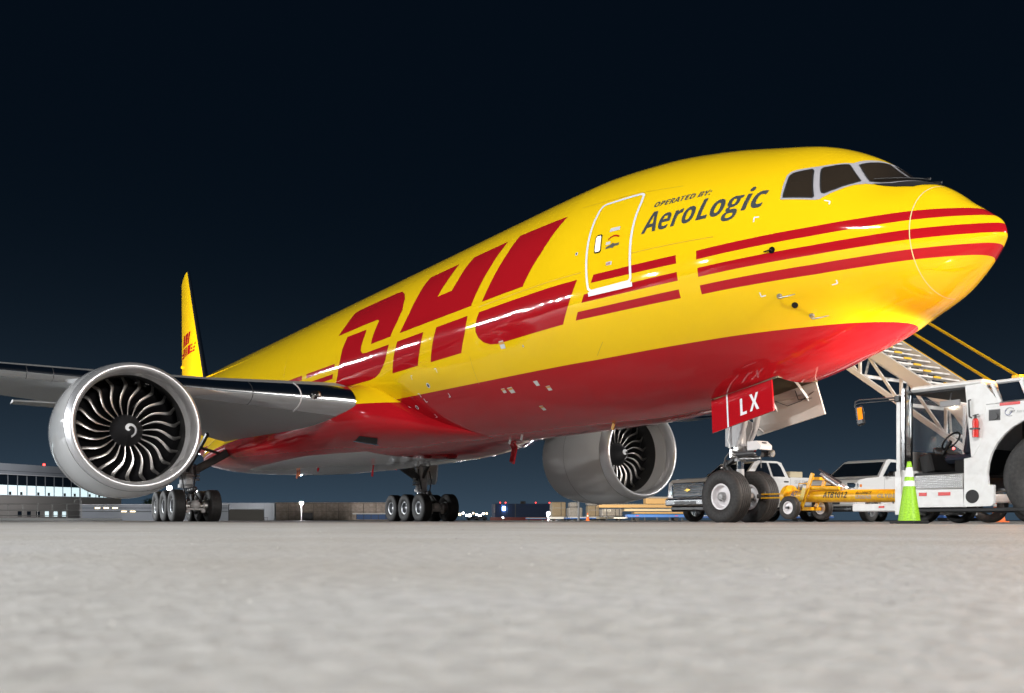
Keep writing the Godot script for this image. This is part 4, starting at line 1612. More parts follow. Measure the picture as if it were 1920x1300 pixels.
# ---------------------------------------------------------------- the tug
func tug() -> void:
	var t := thing("aircraft_tug", "white aircraft tug with open cab door and amber beacon at the right edge", "tug", Transform3D(Basis(Vector3(0.6, 0, 0.8), Vector3.UP, Vector3(-0.8, 0, 0.6)), Vector3(6.4, 0, -15.6)))
	var b := MB.new()
	var body := PackedVector2Array([Vector2(1.10, 1.01), Vector2(1.24, 1.03), Vector2(1.36, 1.22), Vector2(1.44, 1.82), Vector2(3.5, 1.86), Vector2(3.5, 0.6), Vector2(3.14, 0.6)])
	for k in 19:
		var a := -0.18 + (PI + 0.36) * k / 18.0
		body.append(Vector2(2.3 + 0.84 * cos(a), 0.75 + 0.84 * sin(a)))
	body.append_array([Vector2(1.56, 0.59), Vector2(1.56, 0.31), Vector2(1.52, 0.27), Vector2(1.10, 0.26)])
	b.prism(body, -0.06, 0.0)
	b.prism(body, -2.2, -2.14)
	put("side_panel", b, "tug_white", t, "scuffed white side panel with round wheel arch")
	b = MB.new()
	b.box(Vector3(2.47, 1.80, -1.10), Vector3(2.06, 0.05, 2.08))
	b.box(Vector3(2.6, 1.2, -1.1), Vector3(1.7, 1.1, 1.2))
	put("chassis", b, "black_matt", t)
	b = MB.new()
	b.box(Vector3(0.80, 2.185, -1.10), Vector3(1.22, 0.09, 2.2), Basis(Vector3.BACK, 0.0), 0.035)
	put("roof", b, "tug_white", t)
	b = MB.new()
	var pil := PackedVector2Array([Vector2(1.12, 2.145), Vector2(1.40, 2.16), Vector2(1.66, 1.83), Vector2(1.44, 1.825), Vector2(1.36, 1.22), Vector2(1.24, 1.035), Vector2(1.215, 1.035)])
	b.prism(pil, -0.055, 0.005)
	b.prism(pil, -2.205, -2.145)
	b.box(Vector3(1.30, 1.65, -1.1), Vector3(0.05, 0.95, 2.08))
	put("rear_pillar", b, "tug_white", t)
	b = MB.new()
	b.prism(PackedVector2Array([Vector2(0.27, 0.26), Vector2(1.095, 0.26), Vector2(1.08, 0.54), Vector2(0.29, 0.55)]), -0.05, -0.005)
	b.box(Vector3(0.68, 0.55, -1.1), Vector3(0.82, 0.03, 2.1))
	put("skirt", b, "tug_white", t)
	b = MB.new()
	b.prism(PackedVector2Array([Vector2(0.26, 0.77), Vector2(1.098, 0.785), Vector2(1.085, 0.55), Vector2(0.29, 0.56)]), -0.03, 0.01)
	var st := put("step_plate", b, "tread_steel", t, "bright diamond tread plate below the door")
	b = MB.new()
	for i in 26:
		for j in 7:
			b.box(Vector3(0.31 + 0.03 * i, 0.585 + 0.028 * j, 0.012), Vector3(0.024, 0.008, 0.008), Basis(Vector3.BACK, 0.7 if (i + j) % 2 == 0 else -0.7))
	var dia := put("tread_diamonds", b, "bright_trim", t)
	dia.set_meta("kind", "stuff")
	for rx in [[0.42, 0.13, "lamp_red"], [0.78, 0.20, "lamp_red"]]:
		b = MB.new()
		b.box(Vector3(rx[0], 0.47, 0.0), Vector3(rx[1], 0.055, 0.008))
		put("reflector", b, rx[2], t)
	b = MB.new()
	b.cyl(Vector3(1.23, 0.42, -0.02), Vector3(1.23, 0.42, 0.004), 0.105, 24)
	put("jack_hole", b, "black_matt", t)
	# front bumper and posts
	b = MB.new()
	b.box(Vector3(-0.46, 0.265, -1.1), Vector3(0.88, 0.13, 2.1), Basis(), 0.015)
	b.box(Vector3(-0.02, 0.5, -0.02), Vector3(0.10, 0.72, 0.04), Basis(), 0.008)
	b.box(Vector3(0.12, 0.5, -1.1), Vector3(0.2, 0.72, 2.1))
	put("front_bumper", b, "tug_white", t)
	b = MB.new()
	b.box(Vector3(-0.34, 0.275, -0.045), Vector3(0.10, 0.035, 0.01))
	put("reflector", b, "lamp_red", t)
	for z in [-0.03, -2.17]:
		b = MB.new()
		b.box(Vector3(-0.01, 1.49, z), Vector3(0.075, 1.28, 0.06), Basis(), 0.01)
		put("front_post", b, "tug_white", t)
	b = MB.new()
	b.box(Vector3(0.0, 1.02, -1.1), Vector3(0.05, 0.36, 2.08), Basis(), 0.01)
	put("dash_front", b, "tug_white", t)
	b = MB.new()
	b.box(Vector3(0.02, 1.66, -1.1), Vector3(0.012, 0.88, 2.02))
	put("windscreen", b, "clear_glass", t)
	b = MB.new()
	b.box(Vector3(0.7, 0.80, -1.1), Vector3(0.9, 0.04, 2.05))
	b.box(Vector3(1.25, 1.1, -1.1), Vector3(0.04, 0.6, 2.05))
	b.box(Vector3(0.30, 0.98, -1.15), Vector3(0.22, 0.34, 1.7), Basis(Vector3.BACK, 0.25), 0.03)
	b.box(Vector3(0.75, 0.98, -1.75), Vector3(0.5, 0.34, 0.5), Basis(), 0.03)
	b.box(Vector3(0.95, 0.92, -0.55), Vector3(0.35, 0.22, 0.5), Basis(), 0.03)
	b.box(Vector3(0.72, 2.12, -1.1), Vector3(1.0, 0.03, 2.1))
	put("cab_interior", b, "black_matt", t)
	b = MB.new()
	b.box(Vector3(0.36, 1.16, -0.9), Vector3(0.34, 0.12, 0.5), Basis(Vector3.BACK, -0.5), 0.04)
	put("dashboard", b, "black_soft", t)
	for zz in [-0.55, -1.55]:
		b = MB.new()
		b.box(Vector3(0.83, 1.04, zz), Vector3(0.46, 0.14, 0.5), Basis(), 0.05)
		b.box(Vector3(1.02, 1.42, zz), Vector3(0.16, 0.72, 0.5), Basis(Vector3.BACK, -0.16), 0.07)
		put("seat", b, "seat_blue", t)
	b = MB.new()
	var sw: Array = []
	for k in 25:
		var a := TAU * k / 24.0
		sw.append(Vector3(0.56, 1.36, -0.62) + Vector3(cos(a) * 0.11, cos(a) * 0.13, sin(a) * 0.19))
	b.tube(sw, 0.016, 6, false)
	b.tube([Vector3(0.56, 1.36, -0.62), Vector3(0.42, 1.15, -0.62)], 0.03, 8)
	put("steering_wheel", b, "black_soft", t)
	b = MB.new()
	b.box(Vector3(0.74, 1.93, -0.25), Vector3(0.34, 0.10, 0.03), Basis(), 0.01)
	b.bar(Vector3(0.74, 1.98, -0.25), Vector3(0.74, 2.12, -0.3), 0.015, 0.015)
	put("rear_view_mirror", b, "grey_tape", t)
	b = MB.new()
	b.ball(Vector3(0.80, 1.20, -0.25), 0.022, 8)
	put("warning_light", b, "red_glow", t)
	b = MB.new()
	b.cyl(Vector3(0.36, 1.45, -1.7), Vector3(0.40, 1.45, -1.66), 0.10, 16)
	b.bar(Vector3(0.38, 1.2, -1.7), Vector3(0.38, 1.36, -1.7), 0.03, 0.03)
	put("cab_fan", b, "steel", t)
	for zz in [-2.17]:
		b = MB.new()
		b.box(Vector3(0.66, 0.95, zz), Vector3(1.1, 0.7, 0.04))
		put("far_door", b, "tug_white", t)
	# extinguisher, grab handle, fuel recess, stripe, name
	b = MB.new()
	b.cyl(Vector3(1.31, 1.33, 0.06), Vector3(1.31, 1.58, 0.06), 0.045, 14)
	b.ball(Vector3(1.31, 1.58, 0.06), 0.045, 10)
	put("extinguisher_bottle", b, "lamp_red", t)
	b = MB.new()
	b.cyl(Vector3(1.31, 1.60, 0.06), Vector3(1.31, 1.68, 0.06), 0.018, 8)
	b.bar(Vector3(1.27, 1.66, 0.06), Vector3(1.36, 1.68, 0.06), 0.02, 0.015)
	b.box(Vector3(1.30, 1.46, 0.06), Vector3(0.11, 0.025, 0.11))
	put("extinguisher_valve", b, "black_soft", t)
	b = MB.new()
	b.tube([Vector3(1.20, 1.92, 0.0), Vector3(1.20, 1.91, 0.05), Vector3(1.21, 1.66, 0.05), Vector3(1.22, 1.64, 0.0)], 0.014, 8)
	put("grab_handle", b, "black_soft", t)
	b = MB.new()
	b.box(Vector3(1.57, 1.66, -0.03), Vector3(0.22, 0.21, 0.075), Basis(), 0.03)
	put("fuel_recess", b, "grey_tape", t)
	b = MB.new()
	b.box(Vector3(1.575, 1.65, 0.006), Vector3(0.17, 0.16, 0.008), Basis(), 0.003)
	b.cyl(Vector3(1.58, 1.63, 0.0), Vector3(1.58, 1.63, 0.03), 0.05, 12)
	put("fuel_cap", b, "gear_dark", t)
	b = MB.new()
	b.box(Vector3(1.80, 1.805, 0.003), Vector3(0.30, 0.045, 0.006))
	put("reflective_stripe", b, "lamp_red", t)
	b = MB.new()
	letters(b, "JBT", Vector3(1.785, 1.655, 0.004), Vector3(0.095, 0, 0), Vector3(0, 0.045, 0), true, 0.2)
	put("lettering", b, "black_soft", t)
	b = MB.new()
	letters(b, "AeroTech", Vector3(1.90, 1.655, 0.004), Vector3(0.24, 0, 0), Vector3(0, 0.045, 0), false)
	put("lettering", b, "grey_tape", t)
	for arc in [[1.80, 1.68, 0.07, 0.6, 5.2, "grey_tape"], [1.775, 1.675, 0.045, 2.0, 6.4, "text_blue"]]:
		b = MB.new()
		var pth: Array = []
		for k in 20:
			var a: float = arc[3] + (arc[4] - arc[3]) * k / 19.0
			pth.append(Vector3(arc[0] + cos(a) * arc[2], arc[1] + sin(a) * arc[2] * 0.9, 0.004))
		b.tube(pth, 0.004, 4)
		put("emblem_ring", b, arc[5], t)
	# rear cab
	b = MB.new()
	b.box(Vector3(2.4, 2.16, -1.1), Vector3(1.7, 0.06, 2.1), Basis(), 0.02)
	put("rear_cab_roof", b, "tug_white", t)
	b = MB.new()
	b.quad(Vector3(1.60, 2.12, -0.02), Vector3(1.92, 2.12, -0.02), Vector3(2.04, 1.85, 0.0), Vector3(1.70, 1.85, 0.0))
	put("rear_cab_window", b, "dark_glass", t)
	b = MB.new()
	b.quad(Vector3(2.0, 2.12, -0.02), Vector3(3.0, 2.12, -0.02), Vector3(3.0, 1.86, 0.0), Vector3(2.10, 1.86, 0.0))
	put("rear_cab_window", b, "dark_glass", t)
	for q in [[1.52, 2.14, 1.66, 1.84], [1.95, 2.14, 2.07, 1.85], [3.05, 2.14, 3.05, 1.85]]:
		b = MB.new()
		b.bar(Vector3(q[0], q[1], -0.03), Vector3(q[2], q[3], -0.01), 0.05, 0.04)
		put("rear_cab_pillar", b, "tug_white", t)
	b = MB.new()
	b.box(Vector3(1.80, 2.215, -0.25), Vector3(0.14, 0.07, 0.12), Basis(), 0.01)
	b.box(Vector3(1.94, 2.205, -0.25), Vector3(0.16, 0.05, 0.12), Basis(), 0.01)
	put("beacon_bracket", b, "tow_yellow", t)
	b = MB.new()
	b.cyl(Vector3(1.99, 2.23, -0.25), Vector3(1.99, 2.33, -0.25), 0.05, 14, 0.04)
	put("amber_beacon", b, "amber_glow", t)
	lamp(t, "beacon_lamp", Vector3(1.99, 2.28, -0.25), 7.0, Color(1.0, 0.36, 0.06), 0.05)
	b = MB.new()
	b.box(Vector3(0.30, 2.27, -1.75), Vector3(0.10, 0.10, 0.22), Basis(), 0.02)
	var wl := put("added_work_light", b, "gear_dark", t)  # lamp added out of view to brighten the nose belly and gear
	b = MB.new()
	b.box(Vector3(0.245, 2.27, -1.75), Vector3(0.012, 0.08, 0.19))
	put("lens", b, "warm_face", wl)
	spot(t, "added_work_lamp", Vector3(0.20, 2.27, -1.75), Vector3(-4.0, 2.6, -1.2), 26.0, 65.0, Color(1.0, 0.82, 0.66), 0.12)
	# wheels
	var tm := tyre_mesh(0.70, 0.42, 0.34, 3).mesh(M["rubber"])
	var rm := rim_mesh(0.345, 0.42, 0.12).mesh(M["gear_grey"])
	for z in [-0.26, -1.94]:
		var w := Transform3D(Basis(Vector3.UP, PI / 2), Vector3(2.34, 0.70, z))
		share("tyre", tm, t, w); share("rim", rm, t, w)
	var tm2 := tyre_mesh(0.26, 0.22, 0.15, 2).mesh(M["rubber"])
	for z in [-0.5, -1.7]:
		share("front_tyre", tm2, t, Transform3D(Basis(Vector3.UP, PI / 2), Vector3(0.15, 0.26, z)))
	b = MB.new()
	b.box(Vector3(1.75, 0.215, -1.1), Vector3(2.9, 0.06, 2.1), Basis(), 0.01)
	put("undertray", b, "black_matt", t)
	# open door leaf, hinged at the front edge and swung out
	var h0 := Vector3(0.21, 0, 0.0)
	var h1 := Vector3(0.47, 0, 0.64)
	var dr := (h1 - h0)
	b = MB.new()
	b.bar(h0 + Vector3(0, 0.84, 0), h0 + Vector3(0, 2.12, 0), 0.05, 0.05)
	b.bar(h1 + Vector3(0, 0.84, 0), h1 + Vector3(0, 2.12, 0), 0.05, 0.05)
	b.bar(h0 + Vector3(0, 2.11, 0), h1 + Vector3(0, 2.11, 0), 0.05, 0.05)
	b.bar(h0 + Vector3(0, 1.36, 0), h1 + Vector3(0, 1.36, 0), 0.04, 0.05)
	b.box(h0 + dr * 0.5 + Vector3(0, 1.10, 0), Vector3(0.03, 0.52, dr.length() - 0.04), Basis.looking_at(dr))
	b.box(h0 + dr * 0.85 + Vector3(0, 1.34, 0), Vector3(0.07, 0.05, 0.14), Basis.looking_at(dr))
	put("cab_door", b, "black_gloss", t, "black framed cab door swung open")
	b = MB.new()
	b.box(h0 + dr * 0.5 + Vector3(0, 1.73, 0), Vector3(0.008, 0.70, dr.length() - 0.06), Basis.looking_at(dr))
	put("door_glass", b, "clear_glass", t)
	# mirror on its arm
	b = MB.new()
	b.tube([Vector3(0.0, 2.08, 0.02), Vector3(-0.50, 2.06, 0.35), Vector3(-0.56, 2.04, 0.38), Vector3(-0.565, 1.94, 0.38)], 0.014, 8)
	b.tube([Vector3(0.0, 2.04, 0.02), Vector3(-0.48, 2.01, 0.34), Vector3(-0.56, 1.99, 0.38)], 0.009, 6)
	b.box(Vector3(-0.01, 2.06, 0.02), Vector3(0.10, 0.10, 0.06), Basis(), 0.01)
	put("mirror_arm", b, "gear_dark", t)
	b = MB.new()
	b.box(Vector3(-0.47, 1.80, 0.37), Vector3(0.15, 0.34, 0.07), Basis(Vector3.BACK, 0.16), 0.03)
	put("wing_mirror", b, "black_soft", t)
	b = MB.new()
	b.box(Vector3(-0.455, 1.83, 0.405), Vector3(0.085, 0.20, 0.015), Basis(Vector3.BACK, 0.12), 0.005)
	put("mirror_glow", b, "amber_glow", t)  # beacon reflection in the mirror, put in as a glowing amber patch

func towbar() -> void:
	var dx := Vector3(0.5, 0, 0.866)
	var t := thing("towbar", "yellow aircraft towbar on small wheels between nose gear and tug", "towbar", Transform3D(Basis(dx, Vector3.UP, dx.cross(Vector3.UP)), Vector3(5.35, 0, -20.1)))
	var b := MB.new()
	b.tube([Vector3(0.80, 0.545, 0), Vector3(4.9, 0.47, 0)], 0.122, 24)
	put("tube", b, "tow_yellow", t)
	b = MB.new()
	b.cyl(Vector3(0.70, 0.548, 0), Vector3(0.80, 0.546, 0), 0.225, 28)
	put("flange", b, "tow_yellow", t)
	b = MB.new()
	for k in 8:
		var a := TAU * k / 8.0 + 0.3
		b.cyl(Vector3(0.67, 0.548 + sin(a) * 0.18, cos(a) * 0.18), Vector3(0.70, 0.548 + sin(a) * 0.18, cos(a) * 0.18), 0.022, 8)
	put("flange_bolt", b, "gear_dark", t).set_meta("kind", "stuff")
	for q in [0.60, 0.52]:
		b = MB.new()
		b.box(Vector3(0.38, q, 0), Vector3(0.72, 0.03, 0.16), Basis(), 0.006)
		put("fork_plate", b, "tow_yellow", t)
	b = MB.new()
	b.box(Vector3(-0.02, 0.565, 0), Vector3(0.24, 0.09, 0.12), Basis(), 0.02)
	b.cyl(Vector3(0.05, 0.47, 0), Vector3(0.05, 0.66, 0), 0.022, 8)
	put("tow_head", b, "gear_dark", t)
	b = MB.new()
	b.cyl(Vector3(0.58, 0.49, 0), Vector3(0.58, 0.64, 0), 0.022, 8)
	put("fork_pin", b, "gear_dark", t)
	# wheels and A-frame
	var tm := tyre_mesh(0.235, 0.15, 0.125, 2).mesh(M["rubber"])
	var rm := rim_mesh(0.13, 0.15, 0.03).mesh(M["rim_white"])
	for z in [-0.46, 0.46]:
		var w := Transform3D(Basis(Vector3.UP, PI / 2), Vector3(1.2, 0.30, z))
		share("tyre", tm, t, w); share("rim", rm, t, w)
	b = MB.new()
	b.cyl(Vector3(1.2, 0.30, -0.56), Vector3(1.2, 0.30, 0.56), 0.028, 10)
	put("axle", b, "gear_dark", t)
	b = MB.new()
	for z in [-0.20, 0.20]:
		b.bar(Vector3(1.25, 0.26, z), Vector3(1.55, 0.98, z), 0.035, 0.085, 0.006)
	b.bar(Vector3(1.2, 0.28, -0.42), Vector3(1.2, 0.28, 0.42), 0.07, 0.07, 0.01)
	b.bar(Vector3(1.50, 0.88, -0.2), Vector3(1.50, 0.88, 0.2), 0.04, 0.06)
	b.bar(Vector3(1.42, 0.66, -0.2), Vector3(1.42, 0.66, 0.2), 0.04, 0.06)
	put("wheel_frame", b, "tow_yellow", t)
	b = MB.new()
	b.cyl(Vector3(1.42, 0.70, 0.14), Vector3(2.12, 0.67, 0.10), 0.04, 10)
	put("lift_strut", b, "tow_yellow", t)
	b = MB.new()
	b.cyl(Vector3(1.66, 0.93, 0), Vector3(2.04, 0.72, 0), 0.055, 14)
	b.box(Vector3(2.12, 0.68, 0), Vector3(0.18, 0.13, 0.12), Basis(Vector3.BACK, -0.5), 0.02)
	b.cyl(Vector3(1.58, 0.97, 0.0), Vector3(1.68, 0.92, 0), 0.03, 8)
	put("hand_pump", b, "rim_grey", t)
	b = MB.new()
	b.tube([Vector3(2.12, 0.78, 0.05), Vector3(1.58, 1.06, 0.05)], [0.024, 0.017], 8)
	put("pump_handle", b, "black_soft", t)
	b = MB.new()
	b.cyl(Vector3(1.70, 0.86, -0.03), Vector3(2.05, 0.68, -0.03), 0.045, 10)
	put("pump_hose", b, "gear_dark", t)
	b = MB.new()
	b.tube([Vector3(0.95, 0.66, -0.06), Vector3(0.95, 0.80, -0.06), Vector3(1.16, 0.80, -0.06), Vector3(1.16, 0.66, -0.06)], 0.012, 6)
	put("grip_handle", b, "tow_yellow", t)
	b = MB.new()
	b.tube([Vector3(3.9, 0.60, 0.1), Vector3(4.2, 0.74, 0.06), Vector3(4.6, 0.56, 0.1), Vector3(4.5, 0.64, 0.12), Vector3(4.8, 0.66, 0.0)], 0.01, 6)
	put("lanyard", b, "tow_yellow", t)
	b = MB.new()
	b.tube([Vector3(3.3, 0.42, 0.05), Vector3(3.35, 0.25, 0.08), Vector3(3.55, 0.22, 0.08), Vector3(3.7, 0.30, 0.06), Vector3(3.7, 0.42, 0.05)], 0.012, 6)
	put("hose", b, "black_soft", t)
	b = MB.new()
	b.box(Vector3(1.36, 0.58, 0.27), Vector3(0.09, 0.24, 0.006), Basis(Vector3.BACK, -0.3))
	put("data_plate", b, "plate_yellow", t)
	# lettering wraps on the tube's near side (towards +z)
	for w in [["ACT", 0.90, 0.16, "text_blue", 0.10, 0.535], ["ALLIANCE", 1.08, 0.22, "text_grey", 0.05, 0.585], ["ATB1012", 1.74, 0.58, "black_soft", 0.12, 0.50], ["ALLIANCE", 2.52, 0.36, "black_soft", 0.055, 0.565], ["GROUND", 2.52, 0.36, "grey_tape", 0.065, 0.48], ["CLYDE", 3.02, 0.40, "text_grey", 0.07, 0.50]]:
		var tr := text_tris(w[0], true, 0.15)
		var wide := 1e-6
		var tall := 1e-6
		for p in tr:
			wide = maxf(wide, p.x); tall = maxf(tall, p.y)
		b = MB.new()
		for i in range(0, tr.size(), 3):
			var list: Array = [[tr[i], tr[i + 1], tr[i + 2]]]
			for lev in 2:
				var nx: Array = []
				for f in list:
					var m0: Vector2 = (f[0] + f[1]) * 0.5
					var m1: Vector2 = (f[1] + f[2]) * 0.5
					var m2: Vector2 = (f[2] + f[0]) * 0.5
					nx.append_array([[f[0], m0, m2], [m0, f[1], m1], [m2, m1, f[2]], [m0, m1, m2]])
				list = nx
			for f in list:
				var q: Array = []
				for k in 3:
					var x: float = w[1] + f[k].x / wide * w[2]
					var y: float = w[5] + f[k].y / tall * w[4] - 0.535
					q.append(Vector3(x, 0.545 - (x - 0.8) * 0.0183 + y, sqrt(maxf(0.0, 0.0158 - y * y)) + 0.001))
				b.tri(q[0], q[1], q[2])
		put("lettering", b, w[3], t)

func cone() -> void:
	var t := thing("traffic_cone", "lime green traffic cone with two white bands beside the tug", "traffic cone", Transform3D(Basis(Vector3.UP, 0.6), Vector3(5.90, 0, -14.0)))
	var b := MB.new()
	b.box(Vector3(0, 0.022, 0), Vector3(0.40, 0.044, 0.40), Basis(), 0.012)
	put("base", b, "black_matt", t)
	var rr := func(h: float) -> float: return lerpf(0.158, 0.030, (h - 0.04) / 0.88)
	var R := Transform3D(Basis(Vector3.BACK, PI / 2), Vector3.ZERO)
	b = MB.new()
	b.xf = R
	b.lathe([[0.044, 0.158], [0.05, rr.call(0.05)], [0.56, rr.call(0.56)], [0.70, rr.call(0.70)], [0.83, rr.call(0.83)], [0.90, rr.call(0.90)], [0.922, 0.028], [0.925, 0.001]], 28)
	put("body", b, "cone_green", t)
	for q in [[0.555, 0.635], [0.695, 0.835]]:
		b = MB.new()
		b.xf = R
		b.lathe([[q[0], rr.call(q[0]) + 0.0005], [q[0], rr.call(q[0]) + 0.004], [q[1], rr.call(q[1]) + 0.004], [q[1], rr.call(q[1]) + 0.0005]], 28)
		put("reflective_band", b, "cone_white", t)

func stairs() -> void:
	var t := thing("boarding_stairs", "white steel boarding stairs with yellow handrails behind the aircraft nose", "boarding stairs", AX)
	var hs := func(s: float) -> float: return 3.54 + 0.72 * (s - 4.74)
	var b: MB
	for l in [-3.8, -5.7]:
		b = MB.new()
		b.bar(A(-0.1, l, hs.call(-0.1)), A(6.7, l, hs.call(6.7)), 0.10 if l > -5 else 0.08, 0.26, 0.01)
		put("stringer", b, "white_paint", t)
		b = MB.new()
		b.bar(A(1.0, l, hs.call(1.0) - 0.75), A(6.7, l, hs.call(6.7) - 0.75), 0.08, 0.12, 0.01)
		put("lower_chord", b, "white_paint", t)
		for k in 5:
			var s0 := 1.3 + 1.1 * k
			b = MB.new()
			b.bar(A(s0, l, hs.call(s0) - 0.75), A(s0 + 1.1, l, hs.call(s0 + 1.1)), 0.05, 0.06)
			put("diagonal", b, "white_paint", t)
			b = MB.new()
			b.bar(A(s0, l, hs.call(s0) - 0.75), A(s0, l, hs.call(s0)), 0.05, 0.06)
			put("upright", b, "white_paint", t)
	for k in 26:
		var s := 0.1 + 0.255 * k
		b = MB.new()
		b.box(A(s, -4.75, hs.call(s) + 0.02), Vector3(0.20, 0.035, 1.82))
		var tr := put("tread", b, "white_paint", t)
		b = MB.new()
		b.box(A(s - 0.11, -4.75, hs.call(s) + 0.025), Vector3(0.025, 0.045, 0.28))
		put("nosing", b, "rail_yellow", tr)
	for k in 6:
		var s := 1.3 + 1.1 * k
		b = MB.new()
		b.bar(A(s, -3.8, hs.call(s) - 0.75), A(s, -5.7, hs.call(s) - 0.75), 0.06, 0.08)
		put("cross_member", b, "white_paint", t)
		b = MB.new()
		b.bar(A(s, -4.0, hs.call(s) - 0.75), A(s + 1.0, -5.5, hs.call(s + 1.0) - 0.75), 0.05, 0.05)
		put("cross_brace", b, "white_paint", t)
	for up in [1.0, 0.52, 0.14]:
		b = MB.new()
		b.tube([A(-0.4, -5.72, hs.call(-0.4) + up), A(6.7, -5.72, hs.call(6.7) + up)], 0.032, 10)
		put("handrail", b, "rail_yellow", t)
	b = MB.new()
	b.box(A(7.3, -4.75, hs.call(6.7) - 0.1), Vector3(1.4, 0.2, 2.0), Basis(), 0.02)
	put("platform", b, "white_paint", t)
	b = MB.new()
	for s in [1.2, 2.6]:
		for l in [-3.85, -5.65]:
			b = MB.new()
			b.bar(A(s, l, 0.5), A(s, l, hs.call(s) - 0.1), 0.10, 0.10)
			put("support_leg", b, "white_paint", t)
	b = MB.new()
	b.box(A(1.3, -4.75, 0.5), Vector3(3.6, 0.18, 1.9), Basis(), 0.03)
	put("chassis", b, "white_paint", t)
	var tm := tyre_mesh(0.36, 0.24, 0.2, 2).mesh(M["rubber"])
	for s in [0.2, 2.6]:
		for l in [-3.95, -5.55]:
			share("tyre", tm, t, Transform3D(Basis(Vector3.UP, PI / 2), A(s, l, 0.36)))

# ---------------------------------------------------------------- pickups
# d: lengths along the car from the front: hood end, roof front, roof rear, cab rear, tail; heights: hood, belt, roof
func pickup(label: String, at: Vector3, fwd: Vector2, d: Dictionary) -> void:
	var bx := Vector3(-fwd.x, 0, -fwd.y).normalized()
	var t := thing("pickup_truck", label, "pickup truck", Transform3D(Basis(bx, Vector3.UP, bx.cross(Vector3.UP)), at), "white pickup trucks behind the nose gear")
	var hw: float = d.width * 0.5
	var wb: Array = d.wheels
	var R: float = d.tyre
	var prof := PackedVector2Array([Vector2(0.02, 0.62), Vector2(0.0, 0.80), Vector2(0.02, d.hood - 0.12), Vector2(0.16, d.hood - 0.02), Vector2(0.6, d.hood + 0.04), Vector2(d.cowl, d.belt), Vector2(d.cab, d.belt), Vector2(d.cab + 0.06, d.bed), Vector2(d.tail, d.bed), Vector2(d.tail + 0.03, 0.55), Vector2(wb[1] + R + 0.10, 0.50)])
	for k in 11:
		var a := PI * k / 10.0
		prof.append(Vector2(wb[1] + (R + 0.09) * cos(a), R + (R + 0.09) * sin(a)))
	prof.append_array([Vector2(wb[1] - R - 0.10, 0.48), Vector2(wb[0] + R + 0.12, 0.48)])
	for k in 11:
		var a := PI * k / 10.0
		prof.append(Vector2(wb[0] + (R + 0.09) * cos(a), R + (R + 0.09) * sin(a)))
	prof.append(Vector2(wb[0] - R - 0.10, 0.52))
	var b := MB.new()
	# rounded shoulders: the side profile in three slabs across the width
	b.prism(prof, -hw + 0.03, hw - 0.03)
	var sh := PackedVector2Array()
	var mid := Vector2(d.tail * 0.5, 0.9)
	for p in prof: sh.append(mid + (p - mid) * Vector2(0.99, 0.955) if p.y > 0.95 else p)
	b.prism(sh, hw - 0.03, hw)
	b.prism(sh, -hw, -hw + 0.03)
	put("body", b, "car_white", t)
	# greenhouse
	b = MB.new()
	var lo := [Vector2(d.cowl - 0.05, d.belt - 0.01), Vector2(d.cab, d.belt - 0.01)]
	var zb := hw - 0.07
	var zt := hw - 0.27
	var roofy: float = d.roof
	var P := func(x: float, y: float, sd: float) -> Vector3:
		var k: float = clampf((y - d.belt) / (roofy - d.belt), 0.0, 1.0)
		return Vector3(x, y, sd * lerpf(zb, zt, k * k * 0.35 + k * 0.65))
	var cen := Vector3((d.cowl + d.cab) * 0.5, d.belt + 0.2, 0)
	var ring: Array = [Vector2(d.cowl - 0.05, d.belt - 0.01), Vector2(d.rf - 0.06, roofy - 0.05), Vector2(d.rf + 0.12, roofy), Vector2(d.rr - 0.1, roofy), Vector2(d.rr + 0.08, roofy - 0.05), Vector2(d.cab, d.belt - 0.01)]
	for i in ring.size():
		var p: Vector2 = ring[i]
		var q: Vector2 = ring[(i + 1) % ring.size()]
		b.facet([P.call(p.x, p.y, 1.0), P.call(q.x, q.y, 1.0), P.call(q.x, q.y, -1.0), P.call(p.x, p.y, -1.0)], cen)
	for sd in [-1.0, 1.0]:
		var f: Array = []
		for p in ring: f.append(P.call(p.x, p.y, sd))
		b.facet(f, cen)
	put("cab", b, "car_white", t)
	# side windows
	for sd in [-1.0, 1.0]:
		for w in d.windows:
			b = MB.new()
			var f: Array = []
			for k in range(0, w.size(), 2):
				f.append(P.call(w[k], w[k + 1], sd) + Vector3(0, 0.003, 0.008 * sd))
			b.facet(f, cen)
			put("side_window", b, "dark_glass", t)
	b = MB.new()
	var f2: Array = []
	for q in [[0.08, 1.0], [0.90, 1.0], [0.90, -1.0], [0.08, -1.0]]:
		var pp: Vector3 = P.call(lerpf(d.cowl - 0.05, d.rf - 0.06, q[0]), lerpf(d.belt, roofy - 0.05, q[0]), q[1])
		pp.z *= 0.93
		f2.append(pp + Vector3(-0.008, 0.008, 0))
	b.facet(f2, cen)
	put("windscreen", b, "dark_glass", t)
	b = MB.new()
	for sd in [-1.0, 1.0]:
		b.box(Vector3(d.cowl + 0.42, d.belt + 0.10, (hw + 0.12) * sd), Vector3(0.14, 0.17, 0.24), Basis(), 0.04)
		b.bar(Vector3(d.cowl + 0.42, d.belt + 0.06, (hw - 0.1) * sd), Vector3(d.cowl + 0.42, d.belt + 0.08, (hw + 0.06) * sd), 0.04, 0.06)
	put("door_mirror", b, "car_black", t)
	for sd in [-1.0, 1.0]:
		for hx in d.handles:
			b = MB.new()
			b.box(Vector3(hx, d.belt - 0.13, hw * sd), Vector3(0.20, 0.04, 0.05), Basis(), 0.012)
			put("door_handle", b, "car_black", t)
	b = MB.new()
	for sx in d.seams:
		for sd in [-1.0, 1.0]:
			b.box(Vector3(sx, (0.55 + d.belt) * 0.5, hw * sd), Vector3(0.010, d.belt - 0.62, 0.006))
	put("door_gap", b, "grey_tape", t)
	b = MB.new()
